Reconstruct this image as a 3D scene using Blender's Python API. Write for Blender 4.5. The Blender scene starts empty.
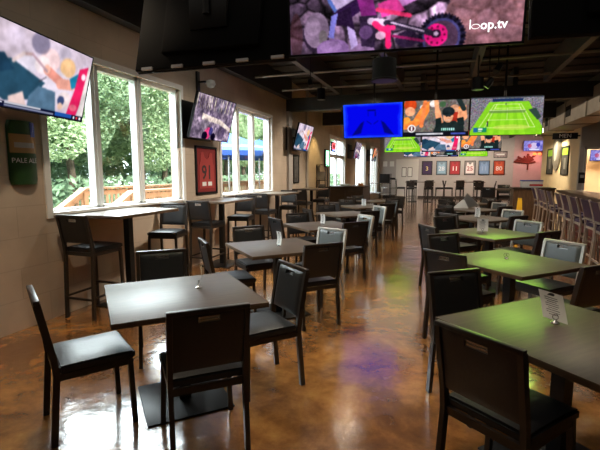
import bpy, bmesh, math, random
import numpy as np
from mathutils import Vector, Matrix
random.seed(7); np.random.seed(7)
PI = math.pi
scene = bpy.context.scene
COL = scene.collection
R = math.radians

# ------------------------------------------------------------------ helpers
class MB:
    """collects shapes into one bmesh"""
    def __init__(s): s.bm = bmesh.new()
    def _merge(s, b):
        me = bpy.data.meshes.new('t'); b.to_mesh(me); b.free()
        s.bm.from_mesh(me); bpy.data.meshes.remove(me)
    def box(s, c, d, bev=0, rot=None, seg=2):
        b = bmesh.new(); bmesh.ops.create_cube(b, size=1)
        bmesh.ops.scale(b, vec=d, verts=b.verts)
        if bev: bmesh.ops.bevel(b, geom=b.edges[:], offset=bev, segments=seg, profile=.5, affect='EDGES')
        if rot is not None: bmesh.ops.rotate(b, matrix=rot, verts=b.verts, cent=(0,0,0))
        bmesh.ops.translate(b, vec=c, verts=b.verts); s._merge(b); return s
    def b2(s, a, z, bev=0):
        """box from two corners"""
        return s.box([(a[i]+z[i])/2 for i in range(3)], [abs(z[i]-a[i]) for i in range(3)], bev)
    def bar(s, pts, w, d=None, up=(0,0,1), closed=False):
        """rectangular bar swept along pts; w along side, d along the other"""
        d = d or w; pts = [Vector(p) for p in pts]; rings = []
        n = len(pts)
        for i, p in enumerate(pts):
            if closed: t = pts[(i+1) % n]-pts[i-1]
            else: t = pts[min(i+1, n-1)]-pts[max(i-1, 0)]
            t.normalize(); u = Vector(up)
            sd = t.cross(u)
            if sd.length < 1e-4: sd = t.cross(Vector((0,1,0)))
            sd.normalize(); u2 = sd.cross(t).normalized()
            rings.append([s.bm.verts.new(p+sd*a*w/2+u2*b*d/2) for a, b in ((-1,-1),(1,-1),(1,1),(-1,1))])
        m = n if closed else n-1
        for i in range(m):
            A, B = rings[i], rings[(i+1) % n]
            for k in range(4): s.bm.faces.new((A[k], A[(k+1)%4], B[(k+1)%4], B[k]))
        if not closed:
            s.bm.faces.new(rings[0][::-1]); s.bm.faces.new(rings[-1])
        return s
    def tube(s, pts, r, n=10, closed=False):
        pts = [Vector(p) for p in pts]; rings = []; m = len(pts)
        rr = r if isinstance(r, (list, tuple)) else [r]*m
        ref = None
        for i, p in enumerate(pts):
            if closed: t = pts[(i+1) % m]-pts[i-1]
            else: t = pts[min(i+1, m-1)]-pts[max(i-1, 0)]
            t.normalize()
            if ref is None: ref = Vector((0,0,1)) if abs(t.z) < .9 else Vector((1,0,0))
            a = t.cross(ref).normalized(); b = t.cross(a).normalized(); ref = -(t.cross(a).cross(t)).normalized() if False else ref
            rings.append([s.bm.verts.new(p+(a*math.cos(2*PI*k/n)+b*math.sin(2*PI*k/n))*rr[i]) for k in range(n)])
        for i in range(m if closed else m-1):
            A, B = rings[i], rings[(i+1) % m]
            for k in range(n): s.bm.faces.new((A[k], A[(k+1)%n], B[(k+1)%n], B[k]))
        if not closed:
            s.bm.faces.new(rings[0][::-1]); s.bm.faces.new(rings[-1])
        return s
    def lathe(s, prof, c=(0,0,0), n=20):
        """profile (r,z) list around z"""
        rings = []
        for r, z in prof:
            rings.append([s.bm.verts.new((c[0]+max(r,1e-4)*math.cos(2*PI*k/n), c[1]+max(r,1e-4)*math.sin(2*PI*k/n), c[2]+z)) for k in range(n)])
        for A, B in zip(rings, rings[1:]):
            for k in range(n): s.bm.faces.new((A[k], A[(k+1)%n], B[(k+1)%n], B[k]))
        s.bm.faces.new(rings[0][::-1]); s.bm.faces.new(rings[-1])
        return s
    def poly(s, pts):
        s.bm.faces.new([s.bm.verts.new(p) for p in pts]); return s
    def prism(s, pts, off):
        o = Vector(off); A = [s.bm.verts.new(p) for p in pts]; B = [s.bm.verts.new(Vector(p)+o) for p in pts]; n = len(A)
        s.bm.faces.new(A[::-1]); s.bm.faces.new(B)
        for k in range(n): s.bm.faces.new((A[k], A[(k+1)%n], B[(k+1)%n], B[k]))
        return s
    def mesh(s, name, m, smooth=True):
        bmesh.ops.recalc_face_normals(s.bm, faces=s.bm.faces)
        me = bpy.data.meshes.new(name); s.bm.to_mesh(me); s.bm.free()
        if m: me.materials.append(m)
        if smooth:
            me.polygons.foreach_set('use_smooth', [True]*len(me.polygons))
            try: me.set_sharp_from_angle(angle=R(35))
            except Exception: pass
        return me
    def build(s, name, m, parent=None, smooth=True, loc=None):
        return link(name, s.mesh(name, m, smooth), parent, loc)

def link(name, me, parent=None, loc=None):
    o = bpy.data.objects.new(name, me); COL.objects.link(o)
    if parent is not None: o.parent = parent
    if loc is not None: o.location = loc
    return o
def tag(o, label=None, cat=None, group=None, kind=None):
    if label: o['label'] = label
    if cat: o['category'] = cat
    if group: o['group'] = group
    if kind: o['kind'] = kind
    return o
def thing(name, label, cat, loc=(0,0,0), rz=0, group=None):
    o = bpy.data.objects.new(name, None); o.empty_display_size = .1; COL.objects.link(o)
    o.location = loc; o.rotation_euler = (0,0,rz)
    return tag(o, label, cat, group)
def struct(name, mb, m, smooth=False):
    return tag(mb.build(name, m, None, smooth), kind='structure')
KIDS = {}
def kids(o): return [c for c in COL.objects if c.parent == o]
def copy_tree(o, parent=None):
    c = o.copy(); COL.objects.link(c); c.parent = parent
    for ch in kids(o): copy_tree(ch, c)
    return c
def dup(o, loc, rz, label, group=None):
    c = copy_tree(o); c.location = loc; c.rotation_euler = (0,0,rz); c['label'] = label
    if group: c['group'] = group
    return c
def text_mesh(name, txt, size, m, parent, mat_world, depth=.001, align='CENTER', bold=0):
    cu = bpy.data.curves.new('t', 'FONT'); cu.body = txt; cu.size = size; cu.align_x = align; cu.align_y = 'CENTER'
    cu.extrude = depth; cu.offset = bold; cu.resolution_u = 2
    o = bpy.data.objects.new('t', cu); COL.objects.link(o)
    dg = bpy.context.evaluated_depsgraph_get(); dg.update()
    me = bpy.data.meshes.new_from_object(o.evaluated_get(dg))
    bpy.data.objects.remove(o); me.materials.clear(); me.materials.append(m)
    me.transform(mat_world); me.name = name
    return link(name, me, parent)

# ------------------------------------------------------------------ materials
def srgb(*c):
    return tuple(((v/255)/12.92 if v/255 <= .04045 else ((v/255+.055)/1.055)**2.4) for v in c)
def mat(name, c, rough=.5, metal=0, spec=.5, noise=None, bump=0, nscale=8, emit=0, coat=0, stretch=None):
    m = bpy.data.materials.new(name); m.use_nodes = True
    nt = m.node_tree; b = nt.nodes['Principled BSDF']
    b.inputs['Base Color'].default_value = (*c, 1); b.inputs['Roughness'].default_value = rough
    b.inputs['Metallic'].default_value = metal; b.inputs['Specular IOR Level'].default_value = spec
    if coat: b.inputs['Coat Weight'].default_value = coat; b.inputs['Coat Roughness'].default_value = .1
    if emit: b.inputs['Emission Color'].default_value = (*c, 1); b.inputs['Emission Strength'].default_value = emit
    if noise or bump:
        tc = nt.nodes.new('ShaderNodeTexCoord'); n = nt.nodes.new('ShaderNodeTexNoise')
        n.inputs['Scale'].default_value = nscale; n.inputs['Detail'].default_value = 6
        src = tc.outputs['Object']
        if stretch:
            mp = nt.nodes.new('ShaderNodeMapping'); mp.inputs['Scale'].default_value = stretch
            nt.links.new(src, mp.inputs['Vector']); src = mp.outputs['Vector']
        nt.links.new(src, n.inputs['Vector'])
        if noise:
            r = nt.nodes.new('ShaderNodeValToRGB'); r.color_ramp.elements[0].position = .3; r.color_ramp.elements[1].position = .7
            r.color_ramp.elements[0].color = (*[v*(1-noise) for v in c], 1); r.color_ramp.elements[1].color = (*[min(1, v*(1+noise)) for v in c], 1)
            nt.links.new(n.outputs['Fac'], r.inputs['Fac']); nt.links.new(r.outputs['Color'], b.inputs['Base Color'])
        if bump:
            bp = nt.nodes.new('ShaderNodeBump'); bp.inputs['Strength'].default_value = bump; bp.inputs['Distance'].default_value = .01
            nt.links.new(n.outputs['Fac'], bp.inputs['Height']); nt.links.new(bp.outputs['Normal'], b.inputs['Normal'])
    return m

M = {}
M['frame'] = mat('bronze_frame', (.022,.015,.011), .34, .0, .6)
M['vinyl'] = mat('black_vinyl', (.012,.013,.015), .40, 0, .6, bump=.12, nscale=40)
M['pale_frame'] = mat('pale_frame', (.52,.50,.45), .35, .15, .5)  # dark chair frame with window sheen painted into its colour
M['pale_vinyl'] = mat('grey_vinyl', (.075,.088,.085), .34, 0, .6, bump=.12, nscale=40)  # black chair vinyl lightened to carry the window reflection
M['steel'] = mat('steel', (.55,.55,.55), .25, 1)
M['black_metal'] = mat('black_metal', (.012,.012,.013), .4, .2)
M['black_plastic'] = mat('black_plastic', (.007,.007,.008), .5, 0, .3)
M['flat_black'] = mat('flat_black', (.0025,.0025,.003), .8, 0, .2)
M['grey_plastic'] = mat('grey_plastic', (.35,.35,.35), .5)
M['top_wood'] = mat('table_laminate', (.070,.047,.032), .42, 0, .7, noise=.3, nscale=5, stretch=(1,9,1))
M['top_edge'] = mat('table_edge', (.10,.062,.036), .4, noise=.3, nscale=6)
M['bar_top'] = mat('bar_table_laminate', (.13,.105,.08), .33, 0, .7, noise=.25, nscale=5, stretch=(1,9,1))
M['white_paper'] = mat('white_paper', (.75,.75,.72), .6)
M['ink'] = mat('ink', (.10,.10,.11), .6)
M['window_frame'] = mat('window_frame', (.80,.80,.78), .4)
M['wall_grey'] = mat('grey_paint', (.42,.39,.37), .7, noise=.06, nscale=3)
M['wall_pink'] = mat('rosy_paint', (.52,.36,.36), .7, noise=.06, nscale=3)
M['wall_cream'] = mat('cream_paint', (.72,.58,.38), .7, noise=.05, nscale=3)
M['ceiling'] = mat('black_deck', (.045,.042,.039), .8, noise=.2, nscale=2)
M['beam'] = mat('black_beam', (.020,.019,.018), .6)
M['joist'] = mat('joist_paint', (.075,.070,.065), .5)
M['duct'] = mat('duct_metal', (.30,.27,.23), .5, .3, noise=.15, nscale=4)
M['dark_wood'] = mat('dark_wood', (.040,.024,.015), .35, noise=.35, nscale=4, stretch=(1,1,8))
M['bar_wood'] = mat('bar_wood', (.13,.075,.04), .4, noise=.35, nscale=4, stretch=(8,1,1))
M['maroon'] = mat('maroon_panel', (.11,.025,.03), .4, noise=.2, nscale=4)
M['purple_vinyl'] = mat('purple_vinyl', (.050,.032,.095), .35, 0, .5)
M['stool_metal'] = mat('stool_metal', (.42,.36,.31), .4, .2)
M['deck_wood'] = mat('deck_wood', (.46,.28,.17), .7, noise=.25, nscale=4)
M['grass'] = mat('ground_leaf', (.05,.09,.025), .9, noise=.5, nscale=1)
M['bark'] = mat('bark', (.10,.075,.05), .9, noise=.4, nscale=6)
M['blue_canvas'] = mat('blue_canvas', (.03,.10,.42), .7)
M['umb_white'] = mat('canvas_white', (.35,.40,.52), .7)
M['yellow'] = mat('yellow_plastic', (.85,.50,.02), .4)
M['red'] = mat('red_paint', (.55,.02,.02), .4)
M['white'] = mat('white_paint', (.75,.75,.75), .45)
M['door_white'] = mat('door_white', (.62,.60,.57), .5)
M['green_can'] = mat('green_can', (.022,.070,.020), .35, .3, .6, noise=.2, nscale=8)
M['gold_can'] = mat('tan_print', (.33,.20,.07), .5)
M['blue_can'] = mat('blue_print', (.05,.10,.45), .5)  # cooler lid blue, also the reflection painted on the can sign
M['rust'] = mat('rust_metal', (.16,.025,.015), .6, .3)
M['lamp_red'] = mat('lamp_glow', (1,.22,.06), .5, emit=1.6)
M['neon'] = mat('neon_green', (.35,1,.55), .5, emit=2.5)
M['neon_red'] = mat('neon_red', (1,.1,.12), .5, emit=2)
M['lamp'] = mat('lamp_face', (1,.9,.72), .5, emit=9)
M['lime'] = mat('lime_print', (.35,.65,.05), .5)
M['oval_grey'] = mat('pewter', (.30,.29,.26), .4, .5)
M['baseb'] = mat('baseboard_paint', (.035,.03,.028), .5)

def brick_wall(name, c1, c2, bw=.62, bh=.31, axis='YZ', patches=0):
    m = mat(name, c1, .75); nt = m.node_tree; b = nt.nodes['Principled BSDF']
    tc = nt.nodes.new('ShaderNodeTexCoord'); sp = nt.nodes.new('ShaderNodeSeparateXYZ'); cb = nt.nodes.new('ShaderNodeCombineXYZ')
    nt.links.new(tc.outputs['Object'], sp.inputs[0])
    nt.links.new(sp.outputs[axis[0]], cb.inputs['X']); nt.links.new(sp.outputs[axis[1]], cb.inputs['Y'])
    br = nt.nodes.new('ShaderNodeTexBrick'); br.inputs['Scale'].default_value = 1
    br.inputs['Brick Width'].default_value = bw; br.inputs['Row Height'].default_value = bh; br.inputs['Mortar Size'].default_value = .006
    br.inputs['Color1'].default_value = (*c1,1); br.inputs['Color2'].default_value = (*c2,1); br.inputs['Mortar'].default_value = (*[v*.86 for v in c1],1)
    br.inputs['Mortar Smooth'].default_value = .4
    nt.links.new(cb.outputs[0], br.inputs['Vector'])
    n = nt.nodes.new('ShaderNodeTexNoise'); n.inputs['Scale'].default_value = 1.7; n.inputs['Detail'].default_value = 5
    nt.links.new(tc.outputs['Object'], n.inputs['Vector'])
    mx = nt.nodes.new('ShaderNodeMix'); mx.data_type = 'RGBA'; mx.blend_type = 'MULTIPLY'; mx.inputs[0].default_value = .45
    r = nt.nodes.new('ShaderNodeValToRGB'); r.color_ramp.elements[0].position = .35; r.color_ramp.elements[0].color = (.6,.57,.54,1); r.color_ramp.elements[1].position = .6; r.color_ramp.elements[1].color = (1,1,1,1)
    nt.links.new(n.outputs['Fac'], r.inputs['Fac'])
    nt.links.new(br.outputs['Color'], mx.inputs[6]); nt.links.new(r.outputs['Color'], mx.inputs[7])
    nt.links.new(mx.outputs[2], b.inputs['Base Color'])
    bp = nt.nodes.new('ShaderNodeBump'); bp.inputs['Strength'].default_value = .12; bp.inputs['Distance'].default_value = .01
    nt.links.new(br.outputs['Fac'], bp.inputs['Height']); bp.invert = True
    nt.links.new(bp.outputs['Normal'], b.inputs['Normal'])
    return m
M['block'] = brick_wall('painted_block', (.57,.47,.37), (.54,.445,.35))

def floor_mat():
    m = mat('stained_concrete', (.2,.08,.03), .15); nt = m.node_tree; b = nt.nodes['Principled BSDF']; L = nt.links
    tc = nt.nodes.new('ShaderNodeTexCoord')
    n1 = nt.nodes.new('ShaderNodeTexNoise'); n1.inputs['Scale'].default_value = 1.1; n1.inputs['Detail'].default_value = 9; n1.inputs['Roughness'].default_value = .62; n1.inputs['Distortion'].default_value = 1.2
    n2 = nt.nodes.new('ShaderNodeTexNoise'); n2.inputs['Scale'].default_value = 7; n2.inputs['Detail'].default_value = 8; n2.inputs['Roughness'].default_value = .7
    L.new(tc.outputs['Object'], n1.inputs['Vector']); L.new(tc.outputs['Object'], n2.inputs['Vector'])
    r = nt.nodes.new('ShaderNodeValToRGB'); e = r.color_ramp.elements
    e[0].position = .30; e[0].color = (.085,.034,.013,1); e[1].position = .74; e[1].color = (.64,.34,.105,1)
    k = e.new(.45); k.color = (.23,.092,.026,1); k = e.new(.58); k.color = (.43,.195,.05,1)
    ad = nt.nodes.new('ShaderNodeMix'); ad.data_type = 'FLOAT'; ad.inputs[0].default_value = .35
    L.new(n1.outputs['Fac'], ad.inputs[2]); L.new(n2.outputs['Fac'], ad.inputs[3]); L.new(ad.outputs[0], r.inputs['Fac'])
    L.new(r.outputs['Color'], b.inputs['Base Color'])
    b.inputs['Roughness'].default_value = .16; b.inputs['Specular IOR Level'].default_value = .9
    b.inputs['Coat Weight'].default_value = .8; b.inputs['Coat IOR'].default_value = 1.6; b.inputs['Coat Roughness'].default_value = .10
    n3 = nt.nodes.new('ShaderNodeTexNoise'); n3.inputs['Scale'].default_value = 3.2; n3.inputs['Detail'].default_value = 7; n3.inputs['Roughness'].default_value = .6
    L.new(tc.outputs['Object'], n3.inputs['Vector'])
    bp = nt.nodes.new('ShaderNodeBump'); bp.inputs['Strength'].default_value = .22; bp.inputs['Distance'].default_value = .03
    L.new(n3.outputs['Fac'], bp.inputs['Height']); L.new(bp.outputs['Normal'], b.inputs['Normal']); L.new(bp.outputs['Normal'], b.inputs['Coat Normal'])
    return m
M['floor'] = floor_mat()

def glass_mat():
    m = bpy.data.materials.new('pane_glass'); m.use_nodes = True; nt = m.node_tree; nt.nodes.clear()
    o = nt.nodes.new('ShaderNodeOutputMaterial'); t = nt.nodes.new('ShaderNodeBsdfTransparent'); g = nt.nodes.new('ShaderNodeBsdfGlossy')
    g.inputs['Roughness'].default_value = .02
    t.inputs['Color'].default_value = (.93,.96,.95,1)
    mx = nt.nodes.new('ShaderNodeMixShader'); mx.inputs[0].default_value = .022; nt.links.new(t.outputs[0], mx.inputs[1]); nt.links.new(g.outputs[0], mx.inputs[2])
    nt.links.new(mx.outputs[0], o.inputs['Surface']); return m
M['glass'] = glass_mat()

def leaf_mat(name, c1, c2):
    m = mat(name, c1, .6); nt = m.node_tree; b = nt.nodes['Principled BSDF']
    g = nt.nodes.new('ShaderNodeNewGeometry'); r = nt.nodes.new('ShaderNodeValToRGB')
    r.color_ramp.elements[0].color = (*c1,1); r.color_ramp.elements[1].color = (*c2,1)
    nt.links.new(g.outputs['Random Per Island'], r.inputs['Fac']); nt.links.new(r.outputs['Color'], b.inputs['Base Color'])
    tr = nt.nodes.new('ShaderNodeBsdfTranslucent'); nt.links.new(r.outputs['Color'], tr.inputs['Color'])
    mx = nt.nodes.new('ShaderNodeMixShader'); mx.inputs[0].default_value = .35
    o = nt.nodes['Material Output']; nt.links.new(b.outputs[0], mx.inputs[1]); nt.links.new(tr.outputs[0], mx.inputs[2]); nt.links.new(mx.outputs[0], o.inputs['Surface'])
    return m
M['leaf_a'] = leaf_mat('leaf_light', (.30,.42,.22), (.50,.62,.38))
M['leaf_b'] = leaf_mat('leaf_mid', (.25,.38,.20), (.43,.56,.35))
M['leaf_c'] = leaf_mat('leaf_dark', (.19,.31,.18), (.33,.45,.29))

def screen_mat(name, strength, sample=False):
    m = bpy.data.materials.new(name); m.use_nodes = True; nt = m.node_tree; nt.nodes.clear()
    o = nt.nodes.new('ShaderNodeOutputMaterial'); e = nt.nodes.new('ShaderNodeEmission'); a = nt.nodes.new('ShaderNodeAttribute')
    a.attribute_name = 'picture'; e.inputs['Strength'].default_value = strength
    nt.links.new(a.outputs['Color'], e.inputs['Color']); nt.links.new(e.outputs[0], o.inputs['Surface'])
    m.cycles.emission_sampling = 'FRONT' if sample else 'NONE'
    return m
M['screen'] = screen_mat('lit_screen', .80)
M['screen_hot'] = screen_mat('bright_screen', 1.35)

# ------------------------------------------------------------------ screen pictures (drawn per vertex)
class Pic:
    def __init__(s, w, h, c=(0,0,0)):
        s.w, s.h = w, h; s.a = np.zeros((h, w, 3)); s.a[:] = c
        s.X, s.Y = np.meshgrid((np.arange(w)+.5)/w, (np.arange(h)+.5)/h)    # Y down
        s.asp = w/h
    def put(s, m, c, al=1):
        c = np.array(c, float); s.a[m] = s.a[m]*(1-al)+c*al; return s
    def rect(s, x0, y0, x1, y1, c, al=1): return s.put((s.X>=x0)&(s.X<=x1)&(s.Y>=y0)&(s.Y<=y1), c, al)
    def ell(s, cx, cy, rx, ry, c, al=1, rot=0):
        dx = (s.X-cx)*s.asp; dy = s.Y-cy; q, k = math.cos(rot), math.sin(rot)
        u = dx*q+dy*k; v = -dx*k+dy*q
        return s.put((u/(rx*s.asp))**2+(v/ry)**2 <= 1, c, al)
    def poly(s, pts, c, al=1):
        m = np.zeros(s.X.shape, bool); n = len(pts)
        for i in range(n):
            (x0,y0),(x1,y1) = pts[i], pts[(i+1)%n]
            if y0 == y1: continue
            cr = ((y0 > s.Y) != (y1 > s.Y)) & (s.X < (x1-x0)*(s.Y-y0)/(y1-y0)+x0); m ^= cr
        return s.put(m, c, al)
    def line(s, x0, y0, x1, y1, w, c, al=1):
        dx, dy = (x1-x0)*s.asp, y1-y0; L = dx*dx+dy*dy+1e-9
        t = np.clip(((s.X-x0)*s.asp*dx+(s.Y-y0)*dy)/L, 0, 1)
        return s.put(np.hypot((s.X-x0)*s.asp-t*dx, s.Y-y0-t*dy) <= w/2, c, al)
    def fbm(s, sc, seed=0, octs=4):
        rs = np.random.RandomState(seed); out = np.zeros(s.X.shape); amp = 1; tot = 0
        for o in range(octs):
            k = int(sc*2**o)+2; g = rs.rand(k+2, int(k*s.asp)+3)
            fx = s.X*(k*s.asp); fy = s.Y*k; ix = fx.astype(int); iy = fy.astype(int); tx = fx-ix; ty = fy-iy
            tx = tx*tx*(3-2*tx); ty = ty*ty*(3-2*ty)
            iy = np.clip(iy,0,k); ix = np.clip(ix,0,g.shape[1]-2)
            v = (g[iy,ix]*(1-tx)+g[iy,ix+1]*tx)*(1-ty)+(g[iy+1,ix]*(1-tx)+g[iy+1,ix+1]*tx)*ty
            out += v*amp; tot += amp; amp *= .55
        return out/tot
    def crowd(s, m, seed=1, base=None):
        rs = np.random.RandomState(seed); c = rs.rand(s.h, s.w, 3)*200+20
        g = rs.rand(s.h, s.w, 1)*220+10; c = np.where(rs.rand(s.h,s.w,1)<.3, c, g)
        s.a[m] = c[m]; return s
    def photo(s, seed=1, n=1):
        m = s.fbm(5,seed,5)*.9+s.fbm(24,seed+1,2)*.35; s.a = np.clip(s.a*(.42+.95*m)[...,None], 0, 255)
        g = np.random.RandomState(seed).randn(s.h,s.w,1)*7; s.a = np.clip(s.a+g, 0, 255); return s.blur(n)
    def rocks(s, k, seed, c0, c1):
        rs = np.random.RandomState(seed); P = rs.rand(k,2)*np.array([s.asp,1]); tint = rs.rand(k)
        D = np.stack([np.hypot(s.X*s.asp-p[0], (s.Y-p[1])*1.25) for p in P]); o = np.argsort(D,0)[:2]
        d1 = np.take_along_axis(D,o[:1],0)[0]; d2 = np.take_along_axis(D,o[1:2],0)[0]; i = o[0]
        ed = np.clip((d2-d1)/.035,0,1); px = (s.X*s.asp-P[i,0]); py = (s.Y-P[i,1])
        sh = np.clip(.62-.9*px*.6-3.2*py,.18,1.15)*(.25+.75*ed)*(.65+.6*tint[i]); sh *= .55+.9*s.fbm(26,seed,3)
        s.a = (np.array(c0)*(1-tint[i][...,None])+np.array(c1)*tint[i][...,None])*sh[...,None]; return s
    def blur(s, n=1):
        for _ in range(n):
            a = np.pad(s.a, ((1,1),(1,1),(0,0)), 'edge')
            s.a = (a[1:-1,1:-1]*2+a[:-2,1:-1]+a[2:,1:-1]+a[1:-1,:-2]+a[1:-1,2:])/6
        return s

def pic_moto():
    p = Pic(300,168); n = p.fbm(5,3,6); n2 = p.fbm(14,8,4)
    base = np.stack([70+90*n2, 55+75*n2, 78+80*n2], -1)*(0.5+n[...,None]); p.a = base
    p.rocks(85,4,(150,128,158),(206,184,204))
    tan = (p.X > .62+.25*(1-p.Y)+.1*(n-.5))
    sh = (.75+.5*n2)[...,None]; t = np.stack([150*np.ones_like(n), 112*np.ones_like(n), 104*np.ones_like(n)], -1)*sh
    p.a = np.where(tan[...,None], p.a*.25+t*.75, p.a)
    p.a *= (.72+.55*p.fbm(30,11,3))[...,None]
    p.ell(.125,.84,.062,.15,(38,30,44),.9); p.ell(.125,.82,.058,.135,(132,122,136)); p.ell(.11,.79,.035,.07,(160,150,164),.7); p.ell(.155,.88,.02,.06,(96,104,86),.6)
    p.ell(.20,.97,.075,.075,(140,116,160)); p.ell(.19,.95,.05,.04,(168,146,186),.7); p.ell(.33,1.0,.06,.06,(130,112,140)); p.ell(.03,.86,.03,.18,(70,44,44),.6)
    # rider
    p.poly([(.20,.50),(.33,.46),(.36,.66),(.29,.74),(.20,.70)],(44,24,62)); p.poly([(.16,.44),(.25,.40),(.28,.58),(.21,.70),(.18,.62)],(90,130,196)); p.poly([(.18,.56),(.30,.52),(.31,.60),(.22,.68)],(206,206,226))
    p.poly([(.195,.72),(.225,.70),(.212,.80),(.205,.89),(.18,.88)],(128,140,214)); p.poly([(.225,.70),(.28,.66),(.30,.84),(.25,.80),(.215,.80)],(34,20,46)); p.poly([(.265,.80),(.30,.84),(.315,.95),(.285,.98),(.275,.90)],(176,172,206))
    p.poly([(.30,.55),(.38,.62),(.40,.76),(.33,.74)],(120,40,110)); p.ell(.25,.40,.045,.09,(206,60,120)); p.poly([(.32,.74),(.40,.74),(.39,.98),(.33,.96)],(44,34,54)); p.ell(.35,.86,.03,.05,(86,66,100))
    # bike
    p.poly([(.44,.58),(.60,.52),(.64,.60),(.50,.70)],(206,150,206)); p.poly([(.40,.66),(.48,.62),(.52,.72),(.42,.76)],(224,70,150))
    cx, cy, r = .675,.935,.162
    p.ell(cx,cy,r*.60,r*1.04,(20,18,32))
    for k in range(44):
        a = 2*PI*k/44; p.line(cx+math.cos(a)*r*.50,cy+math.sin(a)*r*.89,cx+math.cos(a)*r*.61,cy+math.sin(a)*r*1.07,.012,(34,34,54) if k % 2 else (12,10,18))
    p.ell(cx,cy,r*.49,r*.86,(74,78,128),.8); p.ell(cx,cy,r*.43,r*.75,(70,54,70)); p.ell(cx-.022,cy-.02,r*.30,r*.50,(240,30,130)); p.ell(cx-.022,cy-.03,r*.13,r*.20,(46,20,44)); p.ell(cx-.022,cy-.03,r*.06,r*.10,(224,214,226))
    for k in range(9): a = 2*PI*k/9; p.ell(cx-.022+math.cos(a)*r*.22,cy-.02+math.sin(a)*r*.37,.005,.009,(110,14,60))
    p.line(.37,.78,.44,.80,.05,(206,200,210)); p.line(.44,.80,.63,.895,.045,(44,40,54)); p.line(.46,.80,.60,.88,.012,(200,196,206)); p.line(.39,.80,.43,.86,.045,(240,40,96)); p.line(.42,.84,.47,.84,.04,(232,50,110)); p.line(.445,.84,.45,.97,.045,(236,36,104)); p.line(.40,.70,.54,.76,.03,(236,60,110)); p.ell(.415,.89,.022,.03,(222,196,206)); p.ell(.53,.93,.05,.06,(40,30,50)); p.line(.47,.90,.60,.95,.02,(130,30,80))
    p.a *= np.array([1.0,.88,1.0]); return p.photo(51)
def pic_tennis():
    p = Pic(176,99,(112,190,28)); 
    st = ((p.Y < .13)|(p.X < .30-.33*p.Y)|(p.X > .76+.30*p.Y)); p.crowd(st,5)
    p.put(st, (70,80,120), .35); p.rect(0,0,1,.03,(40,50,60)); p.rect(.30,.05,.72,.12,(20,40,84)); p.poly([(.80,.35),(.90,.30),(.98,.55),(.93,.62)],(36,60,52))
    for k in range(9):
        if k % 2: p.poly([(.33+.04*k,.13),(.37+.04*k,.13),(.18+.075*(k+1),1),(.18+.075*k,1)],(128,206,36),.8)
    W = (232,244,214); L = .012
    Q = [(.33,.20),(.70,.20),(.90,.80),(.13,.80)]
    for a, b in ((0,1),(1,2),(2,3),(3,0)): p.line(*Q[a], *Q[b], L, W, .9)
    p.line(.365,.20,.205,.80,L,W,.9); p.line(.665,.20,.825,.80,L,W,.9); p.line(.335,.30,.70,.30,L,W,.8); p.line(.255,.60,.775,.60,L,W,.8); p.line(.515,.30,.515,.60,L,W,.8)
    p.rect(.26,.35,.76,.42,(84,120,66),.75); p.rect(.26,.345,.76,.355,W)
    p.ell(.58,.80,.26,.07,(176,200,88),.6)
    p.line(.245,.66,.245,.76,.03,(30,36,70)); p.ell(.245,.645,.012,.02,(80,50,30)); p.line(.49,.17,.49,.21,.02,(30,40,70))
    p.rect(.05,.80,.24,.92,(14,120,84)); p.rect(.05,.80,.11,.92,(20,86,150)); p.rect(.12,.82,.18,.86,(220,230,220)); p.rect(.12,.88,.17,.90,(220,230,220))
    p.a *= (.93+.14*p.fbm(20,2,3))[...,None]; p.a = np.clip(p.a*np.array([1.12,1.04,1.0])+6,0,255); return p.blur(2)
def pic_batter():
    p = Pic(176,99,(60,48,44)); m = np.ones(p.X.shape,bool); p.crowd(m,9); p.put(m,(70,56,46),.5); p.blur(3)
    for cx, cy, r, c in ((.10,.12,.10,(176,58,22)),(.10,.30,.08,(206,140,104)),(.78,.25,.07,(196,140,108)),(.80,.50,.10,(150,40,26)),(.46,.10,.06,(210,200,196)),(.60,.12,.05,(60,90,60)),(.90,.25,.06,(220,120,50)),(.30,.20,.05,(190,190,190))): p.ell(cx,cy,r,r*1.6,c)
    p.poly([(0,.62),(.15,.55),(.30,.10),(.40,.02),(.40,.30),(.30,.62),(.10,.80),(0,.80)],(226,120,52)); p.line(.33,.05,.28,.70,.11,(214,112,62)); p.ell(.05,.55,.06,.10,(240,130,50))
    # player in dark jersey, arms up
    p.poly([(.50,.72),(.58,.60),(.78,.58),(.92,.66),(.95,1),(.44,1)],(24,34,34)); p.poly([(.48,.30),(.56,.26),(.62,.62),(.52,.72)],(196,128,92)); p.poly([(.84,.28),(.95,.16),(.98,.50),(.88,.68),(.82,.62)],(206,138,100))
    p.poly([(.50,.52),(.58,.48),(.60,.72),(.50,.78)],(20,30,30)); p.poly([(.82,.52),(.92,.48),(.94,.70),(.84,.72)],(20,30,30))
    p.line(.52,.30,.50,.02,.12,(212,146,106)); p.line(.92,.26,.84,.0,.13,(28,38,38))
    p.ell(.69,.46,.075,.17,(200,140,106)); p.ell(.69,.33,.095,.13,(26,34,38)); p.rect(.60,.36,.76,.40,(18,26,30)); p.ell(.665,.46,.014,.018,(40,24,20)); p.ell(.715,.46,.014,.018,(40,24,20)); p.line(.665,.56,.715,.56,.018,(240,230,224)); p.line(.69,.47,.695,.51,.012,(160,100,76))
    for k in range(7): p.rect(.59+.03*k,.78,.61+.03*k,.85,(150,214,196))
    p.rect(0,.88,1,1,(14,14,22)); p.rect(.20,.905,.62,.955,(214,214,220),.8); p.rect(.74,.91,.96,.96,(60,72,150)); p.ell(.13,.78,.065,.11,(206,206,206)); p.ell(.13,.78,.045,.075,(80,36,44)); p.rect(.12,.72,.14,.84,(220,220,220))
    p.a = np.clip(p.a*1.2*(.70+.55*p.fbm(9,61,4))[...,None],0,255); return p.blur(2)
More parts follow.
